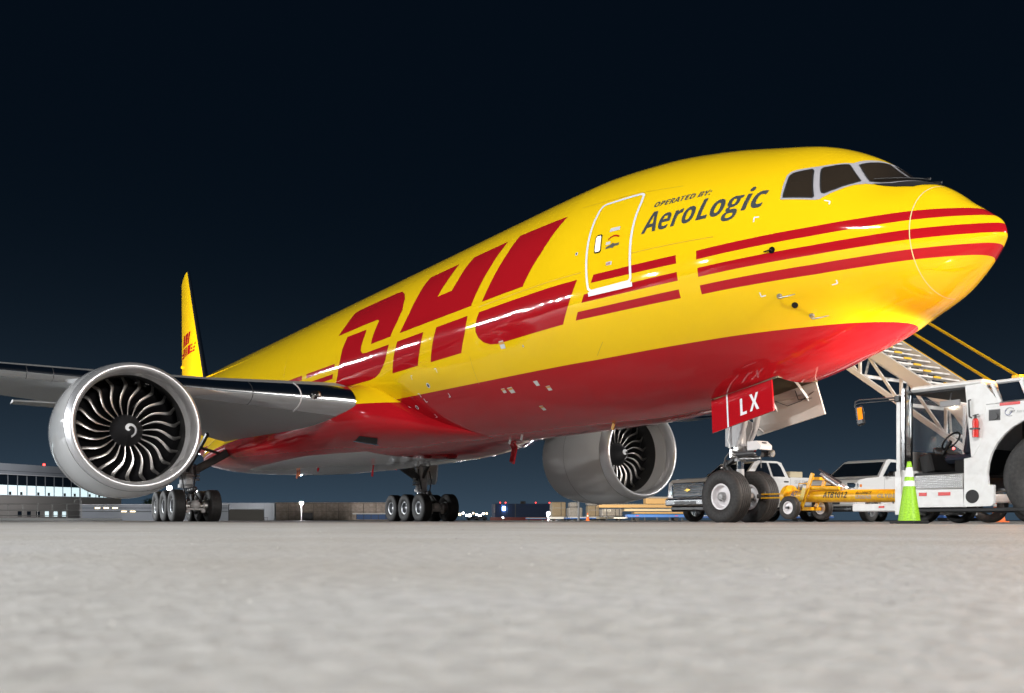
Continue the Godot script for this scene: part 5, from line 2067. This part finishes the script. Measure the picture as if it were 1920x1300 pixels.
	for sd in [-1.0, 1.0]:
		b.box(Vector3((wb[0] + wb[1]) * 0.5, 0.42, (hw - 0.06) * sd), Vector3(wb[1] - wb[0] - 2 * R - 0.3, 0.12, 0.16), Basis(), 0.03)
	put("sill", b, d.sill, t)
	b = MB.new()
	b.box(Vector3(d.tail * 0.5, 0.50, 0), Vector3(d.tail - 0.3, 0.16, d.width - 0.5))
	put("underbody", b, "black_matt", t)
	# front end
	var gh: float = d.grille
	b = MB.new()
	b.box(Vector3(0.0, gh, 0), Vector3(0.06, d.grille_h, d.width * d.grille_w), Basis(), 0.02)
	put("grille", b, "car_black", t)
	for k in d.bars:
		b = MB.new()
		b.box(Vector3(-0.035, gh - d.grille_h * 0.5 + d.grille_h * (k + 0.5) / d.bars, 0), Vector3(0.03, d.bar_h, d.width * d.grille_w * 0.97), Basis(), 0.008)
		put("grille_bar", b, d.bar_mat, t)
	b = MB.new()
	if d.emblem == "bow":
		b.box(Vector3(-0.06, gh, 0), Vector3(0.02, 0.055, 0.24), Basis(), 0.006)
		b.box(Vector3(-0.06, gh, 0), Vector3(0.022, 0.10, 0.09), Basis(), 0.006)
		put("emblem", b, "gold", t)
	else:
		b.xf = Transform3D(Basis(), Vector3(-0.05, gh + 0.05, 0))
		b.lathe([[-0.01, 0.07], [-0.02, 0.06], [0.0, 0.055]], 20)
		put("emblem", b, "chrome", t)
	for sd in [-1.0, 1.0]:
		b = MB.new()
		b.box(Vector3(0.09, gh + d.head_y, sd * (hw - 0.19)), Vector3(0.22, d.head_h, 0.36), Basis(Vector3.UP, 0.35 * sd), 0.03)
		var hl := put("headlight", b, "chrome", t)
		b = MB.new()
		b.box(Vector3(0.20, gh + d.head_y, sd * (hw - 0.02)), Vector3(0.14, d.head_h * 0.6, 0.05), Basis(), 0.015)
		put("turn_signal", b, "lamp_amber", hl)
	b = MB.new()
	b.box(Vector3(-0.07, d.bumper, 0), Vector3(0.16, 0.24, d.width * 0.99), Basis(), 0.05)
	for sd in [-1.0, 1.0]:
		b.box(Vector3(0.12, d.bumper, sd * (hw - 0.03)), Vector3(0.36, 0.22, 0.10), Basis(), 0.04)
	put("bumper", b, d.bumper_mat, t)
	b = MB.new()
	b.box(Vector3(-0.155, d.bumper - 0.02, 0), Vector3(0.02, 0.09, d.width * 0.5), Basis(), 0.01)
	put("bumper_vent", b, "car_black", t)
	b = MB.new()
	b.box(Vector3(0.10, d.bumper - 0.20, 0), Vector3(0.24, 0.18, d.width * 0.86), Basis(), 0.05)
	put("air_dam", b, "car_black", t)
	var tm := tyre_mesh(R, 0.26, R * 0.60, 3).mesh(M["rubber"])
	b = MB.new()
	b.lathe([[0.10, R * 0.6], [0.08, R * 0.55], [0.02, R * 0.52]], 28)
	b.lathe([[-0.10, R * 0.6], [-0.08, R * 0.55], [-0.02, R * 0.52]], 28)
	for k in 6:
		var a := TAU * k / 6.0
		for sx in [-0.06, 0.06]:
			b.bar(Vector3(sx, 0, 0), Vector3(sx, cos(a), sin(a)) * Vector3(1, R * 0.55, R * 0.55), 0.05, 0.03)
	b.lathe([[0.09, 0.0], [0.09, 0.06], [-0.09, 0.06], [-0.09, 0.0]], 14)
	var rm := b.mesh(M["rim_grey"])
	for x in wb:
		for sd in [-1.0, 1.0]:
			var w := Transform3D(Basis(Vector3.UP, PI / 2), Vector3(x, R, sd * (hw - 0.15)))
			share("tyre", tm, t, w); share("rim", rm, t, w)
	for sd in [-1.0, 1.0]:
		b = MB.new()
		b.box(Vector3(d.tail + 0.01, d.bed - 0.25, sd * (hw - 0.08)), Vector3(0.08, 0.36, 0.16), Basis(), 0.02)
		put("tail_light", b, "lamp_red", t)
	if d.get("toolbox", false):
		b = MB.new()
		b.box(Vector3(d.cab + 0.42, d.bed + 0.10, 0), Vector3(0.6, 0.20, d.width * 0.86), Basis(), 0.02)
		put("toolbox", b, "cream", t)
		b = MB.new()
		letters(b, "SELF 33", Vector3(d.cab + 0.18, d.bed - 0.20, hw + 0.006), Vector3(0.46, 0, 0), Vector3(0, 0.11, 0), false)
		put("lettering", b, "grey_tape", t)

func pickups() -> void:
	pickup("white pickup with gold emblem and chrome grille behind the nose wheels", Vector3(5.55, 0, -29.6), Vector2(-0.86, 0.51), {
		width = 2.02, hood = 1.36, belt = 1.42, roof = 1.96, bed = 1.44, cowl = 1.52, rf = 2.12, rr = 3.18, cab = 3.42, tail = 5.7, tyre = 0.40, wheels = [0.98, 4.45],
		windows = [[1.82, 1.45, 2.16, 1.78, 2.30, 1.89, 2.58, 1.89, 2.62, 1.45], [2.72, 1.45, 2.68, 1.89, 3.06, 1.89, 3.16, 1.76, 3.24, 1.45]],
		handles = [2.50, 3.22], seams = [1.72, 2.66, 3.42], sill = "chrome", grille = 1.0, grille_h = 0.48, grille_w = 0.74, bars = 5, bar_h = 0.04, bar_mat = "chrome", emblem = "bow", head_y = 0.02, head_h = 0.36, bumper = 0.62, bumper_mat = "bright_trim", toolbox = true})
	pickup("white pickup with black grille parked behind the yellow towbar", Vector3(9.8, 0, -29.2), Vector2(-0.78, 0.63), {
		width = 1.96, hood = 1.30, belt = 1.40, roof = 2.0, bed = 1.42, cowl = 1.38, rf = 2.15, rr = 3.60, cab = 3.95, tail = 5.7, tyre = 0.40, wheels = [0.90, 4.4],
		windows = [[1.62, 1.44, 2.12, 1.78, 2.32, 1.90, 2.80, 1.90, 2.86, 1.44], [2.96, 1.44, 2.92, 1.90, 3.50, 1.89, 3.66, 1.76, 3.74, 1.44]],
		handles = [2.68, 3.66], seams = [1.55, 2.91, 3.94], sill = "car_black", grille = 0.95, grille_h = 0.38, grille_w = 0.62, bars = 2, bar_h = 0.025, bar_mat = "chrome", emblem = "ring", head_y = 0.15, head_h = 0.17, bumper = 0.60, bumper_mat = "car_white"})

# ---------------------------------------------------------------- far side of the apron
func G(u: float, z: float) -> Vector3:                     # ground point on bearing u at distance z
	return Vector3((u - 960.0) / FPX * z, 0, -z)

func part_box(called: String, parent: Node, c: Vector3, s: Vector3, m: String, bev := 0.0, bs := Basis()) -> MeshInstance3D:
	var b := MB.new()
	b.box(c, s, bs, bev)
	return put(called, b, m, parent)

func background() -> void:
	terminal()
	hangars()
	cargo()
	far_lights()

func terminal() -> void:
	var dirx := Vector3(0.386, 0, -0.922)
	var t := thing("terminal_building", "long grey terminal with a lit window band at the left edge", "building", Transform3D(Basis(dirx, Vector3.UP, dirx.cross(Vector3.UP)), Vector3(-81.4, 0, -150)))
	# x runs away along the wall, z towards the apron
	part_box("wall", t, Vector3(-10, 2.0, -4.0), Vector3(70, 4.05, 8.0), "wall_grey")
	part_box("roof_fascia", t, Vector3(-10, 8.25, -3.7), Vector3(70, 1.75, 8.6), "wall_blue")
	part_box("back_wall", t, Vector3(-10, 5.7, -6.0), Vector3(70, 3.4, 2.0), "wall_grey")
	part_box("gutter", t, Vector3(-10, 7.42, 0.66), Vector3(70, 0.10, 0.12), "mark_white")
	part_box("sill", t, Vector3(-10, 4.08, 0.1), Vector3(70, 0.12, 0.3), "mark_white")
	part_box("roof_rail", t, Vector3(-10, 7.95, 0.64), Vector3(70, 0.06, 0.05), "gear_dark")
	for k in 30:
		var x := -29.0 + 1.78 * k
		if x > 22: break
		part_box("window_dark", t, Vector3(x + 0.89, 6.55, 0.0), Vector3(1.66, 1.64, 0.06), "dark_glass")
		part_box("window_lit", t, Vector3(x + 0.89, 4.92, 0.0), Vector3(1.66, 1.56, 0.06), "window_glow")
		part_box("mullion", t, Vector3(x, 5.75, 0.05), Vector3(0.13, 3.35, 0.12), "wall_blue")
		if k % 3 != 1:
			part_box("sign_panel", t, Vector3(x + 0.7 + 0.3 * sin(k * 2.1), 4.42, 0.06), Vector3(0.42, 0.5, 0.05), "gear_dark")
	for k in 6:
		part_box("ground_window", t, Vector3(3.5 + 1.75 * k, 1.1, 0.02), Vector3(0.72, 0.85, 0.06), "window_glow" if k > 2 else "dark_glass")
	var b := MB.new()
	b.ball(Vector3(8.2, 9.35, 0.0), 0.22, 8)
	put("red_beacon", b, "red_glow", t)
	# kerb and railing in front
	var kb := thing("concrete_barrier", "low pale concrete kerb in front of the railing at left", "barrier", Transform3D(Basis(), G(75, 105)))
	part_box("kerb", kb, Vector3(-1, 0.14, 0), Vector3(20, 0.28, 0.5), "cone_white", 0.04)
	var ra := thing("guard_railing", "grey pipe railing in front of the terminal at left", "railing", Transform3D(Basis(), G(75, 107)))
	for q in [1.9, 1.2, 0.6]:
		b = MB.new()
		b.cyl(Vector3(-12, q, 0), Vector3(4.7, q, 0), 0.035, 8)
		put("rail", b, "rail_steel", ra)
	for k in 11:
		b = MB.new()
		b.cyl(Vector3(-12 + 1.67 * k, 0, 0), Vector3(-12 + 1.67 * k, 1.9, 0), 0.04, 8)
		put("post", b, "rail_steel", ra)
	b = MB.new()
	b.tube([Vector3(3.9, 1.9, 0), Vector3(3.9, 2.3, 0), Vector3(4.3, 2.45, 0), Vector3(4.7, 2.3, 0), Vector3(4.7, 1.9, 0)], 0.035, 8)
	put("hoop", b, "rail_steel", ra)
	# low grey blast wall
	var bl := thing("blast_fence", "long low grey blast fence left of the near main gear", "fence", Transform3D(Basis(), G(290, 150)))
	part_box("panel", bl, Vector3(0, 1.25, 0), Vector3(23.5, 2.5, 0.5), "wall_blue")
	part_box("cap", bl, Vector3(0, 2.54, 0), Vector3(23.6, 0.10, 0.7), "mark_white")
	for q in [2.0, 1.45]:
		part_box("seam_rail", bl, Vector3(0, q, 0.27), Vector3(23.5, 0.07, 0.06), "gear_dark")
	for k in 5:
		part_box("lamp_strip", bl, Vector3(-9.0 + 1.4 * k, 2.0 if k < 3 else 1.45, 0.30), Vector3(0.8, 0.09, 0.05), "far_lamp_warm")
	var bl2 := thing("blast_fence", "pale blast fence between near main gear and white hangar", "fence", Transform3D(Basis(), G(420, 190)))
	part_box("panel", bl2, Vector3(0, 1.1, 0), Vector3(16, 2.2, 0.4), "wall_grey")
	part_box("cap", bl2, Vector3(0, 2.24, 0), Vector3(16.1, 0.08, 0.6), "mark_white")
	# shrub behind the wall
	tree(G(283, 175), 4.6)

func tree(at: Vector3, high: float) -> void:
	var t := thing("tree", "dark green tree behind the grey blast fence", "tree", Transform3D(Basis(), at))
	var b := MB.new()
	b.tube([Vector3.ZERO, Vector3(0.1, high * 0.45, 0), Vector3(-0.1, high * 0.8, 0.1)], [0.16, 0.11, 0.04], 8)
	for k in 5:
		var a := k * 1.3
		b.tube([Vector3(0.05, high * (0.35 + 0.08 * k), 0), Vector3(cos(a) * 1.0, high * (0.55 + 0.07 * k), sin(a) * 1.0)], [0.06, 0.02], 6)
	put("trunk", b, "bark", t)
	b = MB.new()
	var rng := RandomNumberGenerator.new()
	rng.seed = 7
	for k in 900:
		var d := Vector3(rng.randfn(), rng.randfn(), rng.randfn()).normalized()
		var r := pow(rng.randf(), 0.45)
		var lump := 0.8 + 0.3 * sin(d.x * 5.0) * cos(d.z * 4.0)
		var c := Vector3(0, high * 0.66, 0) + d * r * Vector3(1.7, high * 0.34, 1.7) * lump
		var x := Vector3(rng.randfn(), rng.randfn(), rng.randfn()).normalized() * 0.14
		var y := x.cross(d).normalized() * 0.09
		b.quad(c - x, c - y, c + x, c + y)
	put("crown", b, "leaf", t)

func hangars() -> void:
	# tan hangar with panelled doors, 300 m away
	var z := 300.0
	var x0 := (517.0 - 960.0) / FPX * z
	var x1 := (752.0 - 960.0) / FPX * z
	var t := thing("hangar", "long tan hangar with panelled doors beyond the far main gear", "hangar", Transform3D(Basis(), Vector3(x0, 0, -z)))
	var wide := x1 - x0
	part_box("wall", t, Vector3(wide * 0.5, 2.75, -6), Vector3(wide, 5.5, 11.6), "hangar_line")
	part_box("roof_edge", t, Vector3(wide * 0.5, 5.62, -6), Vector3(wide + 0.4, 0.22, 12.2), "hangar_tan")
	for k in 10:
		var w := wide / 10.0
		part_box("door_panel", t, Vector3(w * (k + 0.5), 4.1, -0.1), Vector3(w - 0.22, 2.5, 0.25), "hangar_tan", 0.03)
		if k != 2:
			part_box("door_panel", t, Vector3(w * (k + 0.5), 1.38, -0.1), Vector3(w - 0.22, 2.72, 0.25), "hangar_tan", 0.03)
		else:
			part_box("small_door", t, Vector3(w * (k + 0.5), 1.2, -0.15), Vector3(w - 0.5, 2.4, 0.2), "gear_dark")
	part_box("post", t, Vector3(wide - 1.3, 4.0, 0.4), Vector3(0.25, 3.2, 0.25), "mark_white")
	var b := MB.new()
	b.ball(Vector3(wide - 1.0, 6.4, 0), 0.22, 8)
	put("red_beacon", b, "red_glow", t)
	var w2 := thing("hangar", "pale grey hangar adjoining the tan one on its left", "hangar", Transform3D(Basis(), Vector3(x0 - 22.5, 0, -z + 1)))
	part_box("wall", w2, Vector3(11.1, 2.7, -6), Vector3(22.2, 5.4, 12), "hangar_white")
	part_box("roof_edge", w2, Vector3(11.1, 5.5, -6), Vector3(22.4, 0.2, 12.3), "wall_blue")
	for k in 4:
		part_box("wall_seam", w2, Vector3(3.5 + 5.2 * k, 2.7, 0.02), Vector3(0.10, 5.3, 0.05), "wall_blue")
	part_box("fence_rail", w2, Vector3(17.5, 0.9, 1.0), Vector3(6, 0.12, 0.1), "gear_dark")
	for k in 7:
		part_box("fence_post", w2, Vector3(14.6 + 0.95 * k, 0.45, 1.0), Vector3(0.10, 0.9, 0.1), "gear_dark")
	# blue canopy with dolly behind
	var cn := thing("covered_dolly", "dark blue covered dolly with pale roof beside the far main gear", "dolly", Transform3D(Basis(), G(696, 130)))
	part_box("roof", cn, Vector3(0, 0.95, 0), Vector3(4.9, 0.14, 1.8), "cone_white", 0.03)
	part_box("body", cn, Vector3(0.2, 0.52, 0), Vector3(4.3, 0.72, 1.6), "navy_wall", 0.03)
	for k in 5:
		part_box("curtain_post", cn, Vector3(-1.9 + 1.0 * k, 0.52, 0.82), Vector3(0.06, 0.7, 0.05), "gear_dark")
	# navy warehouse
	var zz := 230.0
	var nb := thing("warehouse", "dark blue warehouse with red roof beacons in the far background", "warehouse", Transform3D(Basis(Vector3.UP, 0.10), G(980, zz)))
	part_box("wall", nb, Vector3(1.0, 2.05, -5), Vector3(15.5, 4.1, 10), "navy_wall")
	part_box("low_wall", nb, Vector3(0, 0.4, 0.2), Vector3(16, 0.8, 0.3), "lamp_red")
	for k in 8:
		part_box("wall_rib", nb, Vector3(-6.2 + 0.5 * k, 2.2, 0.05), Vector3(0.12, 3.5, 0.12), "blue_paint")
	part_box("gable_post", nb, Vector3(-6.9, 2.9, 0.1), Vector3(0.3, 2.0, 0.3), "mark_white")
	part_box("downpipe", nb, Vector3(-1.8, 2.1, 0.06), Vector3(0.2, 3.9, 0.15), "wall_blue")
	part_box("wall_light", nb, Vector3(-4.6, 2.9, 0.25), Vector3(0.55, 0.8, 0.12), "far_lamp")
	part_box("roof_unit", nb, Vector3(0.4, 4.4, -3), Vector3(1.2, 0.7, 1.0), "gear_dark")
	for q in [-5.5, -4.2, 3.2, 6.6]:
		b = MB.new()
		b.ball(Vector3(q, 4.35, 0), 0.16, 8)
		put("red_beacon", b, "red_glow", nb)

func wrapped(at: Vector3, label: String, s: Vector3, m: String, top: Vector3, mt: String, base: String) -> Node3D:
	var t := thing("cargo_pallet", label, "cargo pallet", Transform3D(Basis(Vector3.UP, 0.12), at), "wrapped cargo pallets in the background")
	part_box("load", t, Vector3(0, 0.42 + s.y * 0.5, 0), s, m, 0.10)
	if top.y > 0: part_box("top_load", t, Vector3(-s.x * 0.12, 0.42 + s.y + top.y * 0.5, 0), top, mt, 0.12)
	part_box("strap", t, Vector3(s.x * 0.15, 0.42 + s.y * 0.5, s.z * 0.5 + 0.005), Vector3(0.06, s.y * 0.96, 0.02), "gear_dark")
	part_box("strap", t, Vector3(0, 0.42 + s.y * 0.6, s.z * 0.5 + 0.008), Vector3(s.x * 0.96, 0.05, 0.02), "grey_tape")
	part_box("pallet_board", t, Vector3(0, 0.38, 0), Vector3(s.x + 0.2, 0.06, s.z + 0.2), "steel")
	part_box("dolly_frame", t, Vector3(0, 0.26, 0), Vector3(s.x + 0.5, 0.16, s.z + 0.1), base, 0.02)
	for sx in [-0.38, 0.38]:
		for sz in [-0.4, 0.4]:
			var b := MB.new()
			b.cyl(Vector3(s.x * sx, 0.15, s.z * sz - 0.05), Vector3(s.x * sx, 0.15, s.z * sz + 0.05), 0.15, 12)
			put("dolly_wheel", b, "black_matt", t)
	return t

func cargo() -> void:
	wrapped(G(1046, 100), "brown wrapped cargo pallet beside the bright work light", Vector3(1.5, 1.55, 1.5), "kraft", Vector3.ZERO, "kraft", "cone_white")
	wrapped(G(1077, 98), "silver wrapped cargo pallet with a stepped top", Vector3(1.45, 0.95, 1.4), "plastic_wrap", Vector3(0.85, 0.55, 1.2), "plastic_wrap", "blue_paint")
	wrapped(G(1111, 96), "tall kraft cargo stack topped with silver foil behind the orange cone", Vector3(1.15, 1.10, 1.3), "kraft", Vector3(1.0, 0.55, 1.2), "plastic_wrap", "blue_paint")
	var sg := wrapped(G(1145, 90), "white plastic wrapped crate lettered in black below the far engine", Vector3(2.0, 0.72, 1.4), "plastic_wrap", Vector3.ZERO, "plastic_wrap", "cream")
	var b := MB.new()
	part_box("label_sheet", sg, Vector3(-0.45, 0.98, 0.715), Vector3(0.62, 0.20, 0.01), "cone_white")
	letters(b, "LA 2F", Vector3(-0.72, 0.91, 0.726), Vector3(0.5, 0, 0), Vector3(0, 0.13, 0))
	put("lettering", b, "black_matt", sg)
	# roller decks
	var rd := thing("roller_deck", "tan steel roller deck racks behind the far engine", "roller deck", Transform3D(Basis(Vector3.UP, 0.05), G(1205, 86)))
	for q in [[-0.5, 1.32, 7.2, 0.26, "tan_steel"], [1.0, 0.98, 5.6, 0.22, "cream"], [1.6, 0.72, 5.0, 0.16, "tan_steel"]]:
		part_box("deck_beam", rd, Vector3(q[0], q[1], 0), Vector3(q[2], q[3], 1.6), q[4], 0.02)
	for k in 26:
		b = MB.new()
		b.cyl(Vector3(-3.6 + 0.26 * k, 1.48, -0.75), Vector3(-3.6 + 0.26 * k, 1.48, 0.82), 0.045, 8)
		put("roller", b, "cream", rd)
	for k in 7:
		part_box("leg", rd, Vector3(-3.4 + 1.15 * k, 0.6, 0.7), Vector3(0.10, 1.2, 0.10), "gear_dark")
	part_box("stowed_load", rd, Vector3(1.6, 1.78, -0.1), Vector3(2.8, 0.52, 1.3), "tan_steel", 0.05)
	part_box("film_cover", rd, Vector3(1.3, 2.08, -0.1), Vector3(2.2, 0.22, 1.3), "plastic_wrap", 0.1)
	var bd := thing("blue_dolly", "long blue cargo dolly in front of the roller deck", "dolly", Transform3D(Basis(), G(1228, 80)))
	part_box("deck", bd, Vector3(0, 0.42, 0), Vector3(4.9, 0.26, 1.6), "blue_paint", 0.03)
	part_box("drawbar", bd, Vector3(-2.9, 0.25, 0), Vector3(1.2, 0.08, 0.1), "cone_white")
	for x in [-1.6, 1.7]:
		part_box("reflector", bd, Vector3(x, 0.43, 0.81), Vector3(0.25, 0.06, 0.02), "lamp_red")
		b = MB.new()
		b.cyl(Vector3(x, 0.2, -0.7), Vector3(x, 0.2, 0.7), 0.2, 14)
		put("wheel", b, "black_matt", bd)
	for u in [[1005, 118, "blue cargo dolly left of the work light"], [1095, 92, "blue cargo dolly beside the small orange cone"], [1330, 60, "blue cargo dolly seen under the first pickup"], [1520, 62, "blue cargo dolly seen below the towbar wheels"], [1800, 55, "blue cargo dolly seen beneath the tug"]]:
		var d := thing("blue_dolly", u[2], "dolly", Transform3D(Basis(), G(u[0], u[1])), "empty blue cargo dollies")
		part_box("deck", d, Vector3(0, 0.27, 0), Vector3(2.6, 0.16, 1.5), "blue_paint", 0.02)
		part_box("edge_strip", d, Vector3(0, 0.34, 0.76), Vector3(2.5, 0.04, 0.02), "cone_white")
		for x in [-0.9, 0.9]:
			b = MB.new()
			b.cyl(Vector3(x, 0.15, -0.6), Vector3(x, 0.15, 0.6), 0.15, 12)
			put("wheel", b, "black_matt", d)
	for u in [[1102, 88, "small orange traffic cone among the cargo dollies"], [1872, 24, "orange cone seen under the tug by its wheel"]]:
		var oc := thing("orange_cone", u[2], "traffic cone", Transform3D(Basis(), G(u[0], u[1])))
		b = MB.new()
		b.xf = Transform3D(Basis(Vector3.BACK, PI / 2), Vector3.ZERO)
		b.lathe([[0.03, 0.17], [0.75, 0.03], [0.76, 0.001]], 18)
		put("body", b, "orange_tag", oc)
		b = MB.new()
		b.xf = Transform3D(Basis(Vector3.BACK, PI / 2), Vector3.ZERO)
		b.lathe([[0.40, 0.105], [0.54, 0.078]], 18)
		put("band", b, "cone_white", oc)
		part_box("base", oc, Vector3(0, 0.015, 0), Vector3(0.38, 0.03, 0.38), "orange_tag")

func lamp_post(u: float, z: float, high: float, r: float, energy: float, m: String, label: String, grp := "", aim := Vector3.ZERO) -> void:
	var t := thing("floodlight", label, "floodlight", Transform3D(Basis(), G(u, z)), grp)
	var b := MB.new()
	b.tube([Vector3.ZERO, Vector3(0, high, -0.1)], 0.07, 8)
	put("pole", b, "mast_steel", t)
	b = MB.new()
	b.box(Vector3(0, high, 0), Vector3(r * 2.4, r * 2.0, 0.2), Basis(), 0.03)
	put("housing", b, "mast_steel", t)
	b = MB.new()
	b.ball(Vector3(0, high, 0.12), r, 12, Vector3(1, 1, 0.5))
	put("lens", b, m, t)
	if energy > 0 and aim != Vector3.ZERO: spot(t, "lamp", Vector3(0, high, -0.3), aim, energy, 50.0, Color(1.0, 0.84, 0.62), 0.2)
	elif energy > 0: lamp(t, "lamp", Vector3(0, high, 0.5), energy, Color(1, 0.95, 0.98) if m == "far_lamp" else Color(1.0, 0.84, 0.62), 0.2)

func far_lights() -> void:
	lamp_post(565, 285, 5.25, 0.42, 900, "far_lamp", "bright white floodlight in front of the tan hangar")
	lamp_post(318, 120, 4.15, 0.26, 60, "far_lamp", "bright white floodlight just left of the near main gear strut")
	lamp_post(367, 125, 3.95, 0.22, 50, "far_lamp", "bright white floodlight just right of the near main gear strut")
	lamp_post(1028, 104, 0.80, 0.17, 60, "far_lamp", "low bright work light beside the brown wrapped pallet")
	lamp_post(943, 210, 0.65, 0.16, 0, "far_lamp", "tiny low white light in front of the navy warehouse")
	lamp_post(1085, 66, 9.5, 0.3, 750, "far_lamp_warm", "added warm floodlight on a pole, unseen behind the fuselage, lighting the cargo", "", Vector3(3, 0, -28))  # pole put in out of sight to brighten the cargo
	lamp_post(150, 140, 12.0, 0.3, 160, "far_lamp", "added tall floodlight, unseen behind the near engine")  # unseen lamp added to brighten the buildings at left
	for i in 9:
		var u := 862.0 + 6.3 * i
		lamp_post(u, 620.0 + 30.0 * sin(i * 2.0), 3.9 + 1.1 * sin(i * 1.9), 0.62 if i % 3 else 0.85, 0, "far_lamp" if i % 4 else "far_lamp_warm", "one of the distant street lights on the far horizon", "distant street lights on the horizon")
	for q in [[902, 330, "white hatchback parked far away left of the navy warehouse", "car_white"], [886, 345, "grey car parked behind the distant white hatchback", "frame_grey"]]:
		var t := thing("parked_car", q[2], "car", Transform3D(Basis(Vector3.UP, -0.3), G(q[0], q[1])))
		var prof := V2([-2.1, .35, -2.1, .75, -1.9, .95, -1.0, 1.05, -0.4, 1.5, 1.0, 1.52, 1.7, 1.1, 2.05, .95, 2.1, .4, 1.75, .3, -1.75, .3])
		var b := MB.new()
		b.prism(prof, -0.85, 0.85)
		put("body", b, q[3], t)
		b = MB.new()
		b.prism(V2([-0.9, 1.06, -0.4, 1.44, 0.9, 1.45, 1.45, 1.08]), 0.84, 0.87)
		put("window", b, "dark_glass", t)
		for x in [-1.3, 1.3]:
			b = MB.new()
			b.cyl(Vector3(x, 0.32, -0.86), Vector3(x, 0.32, 0.88), 0.32, 14)
			put("wheel", b, "black_matt", t)
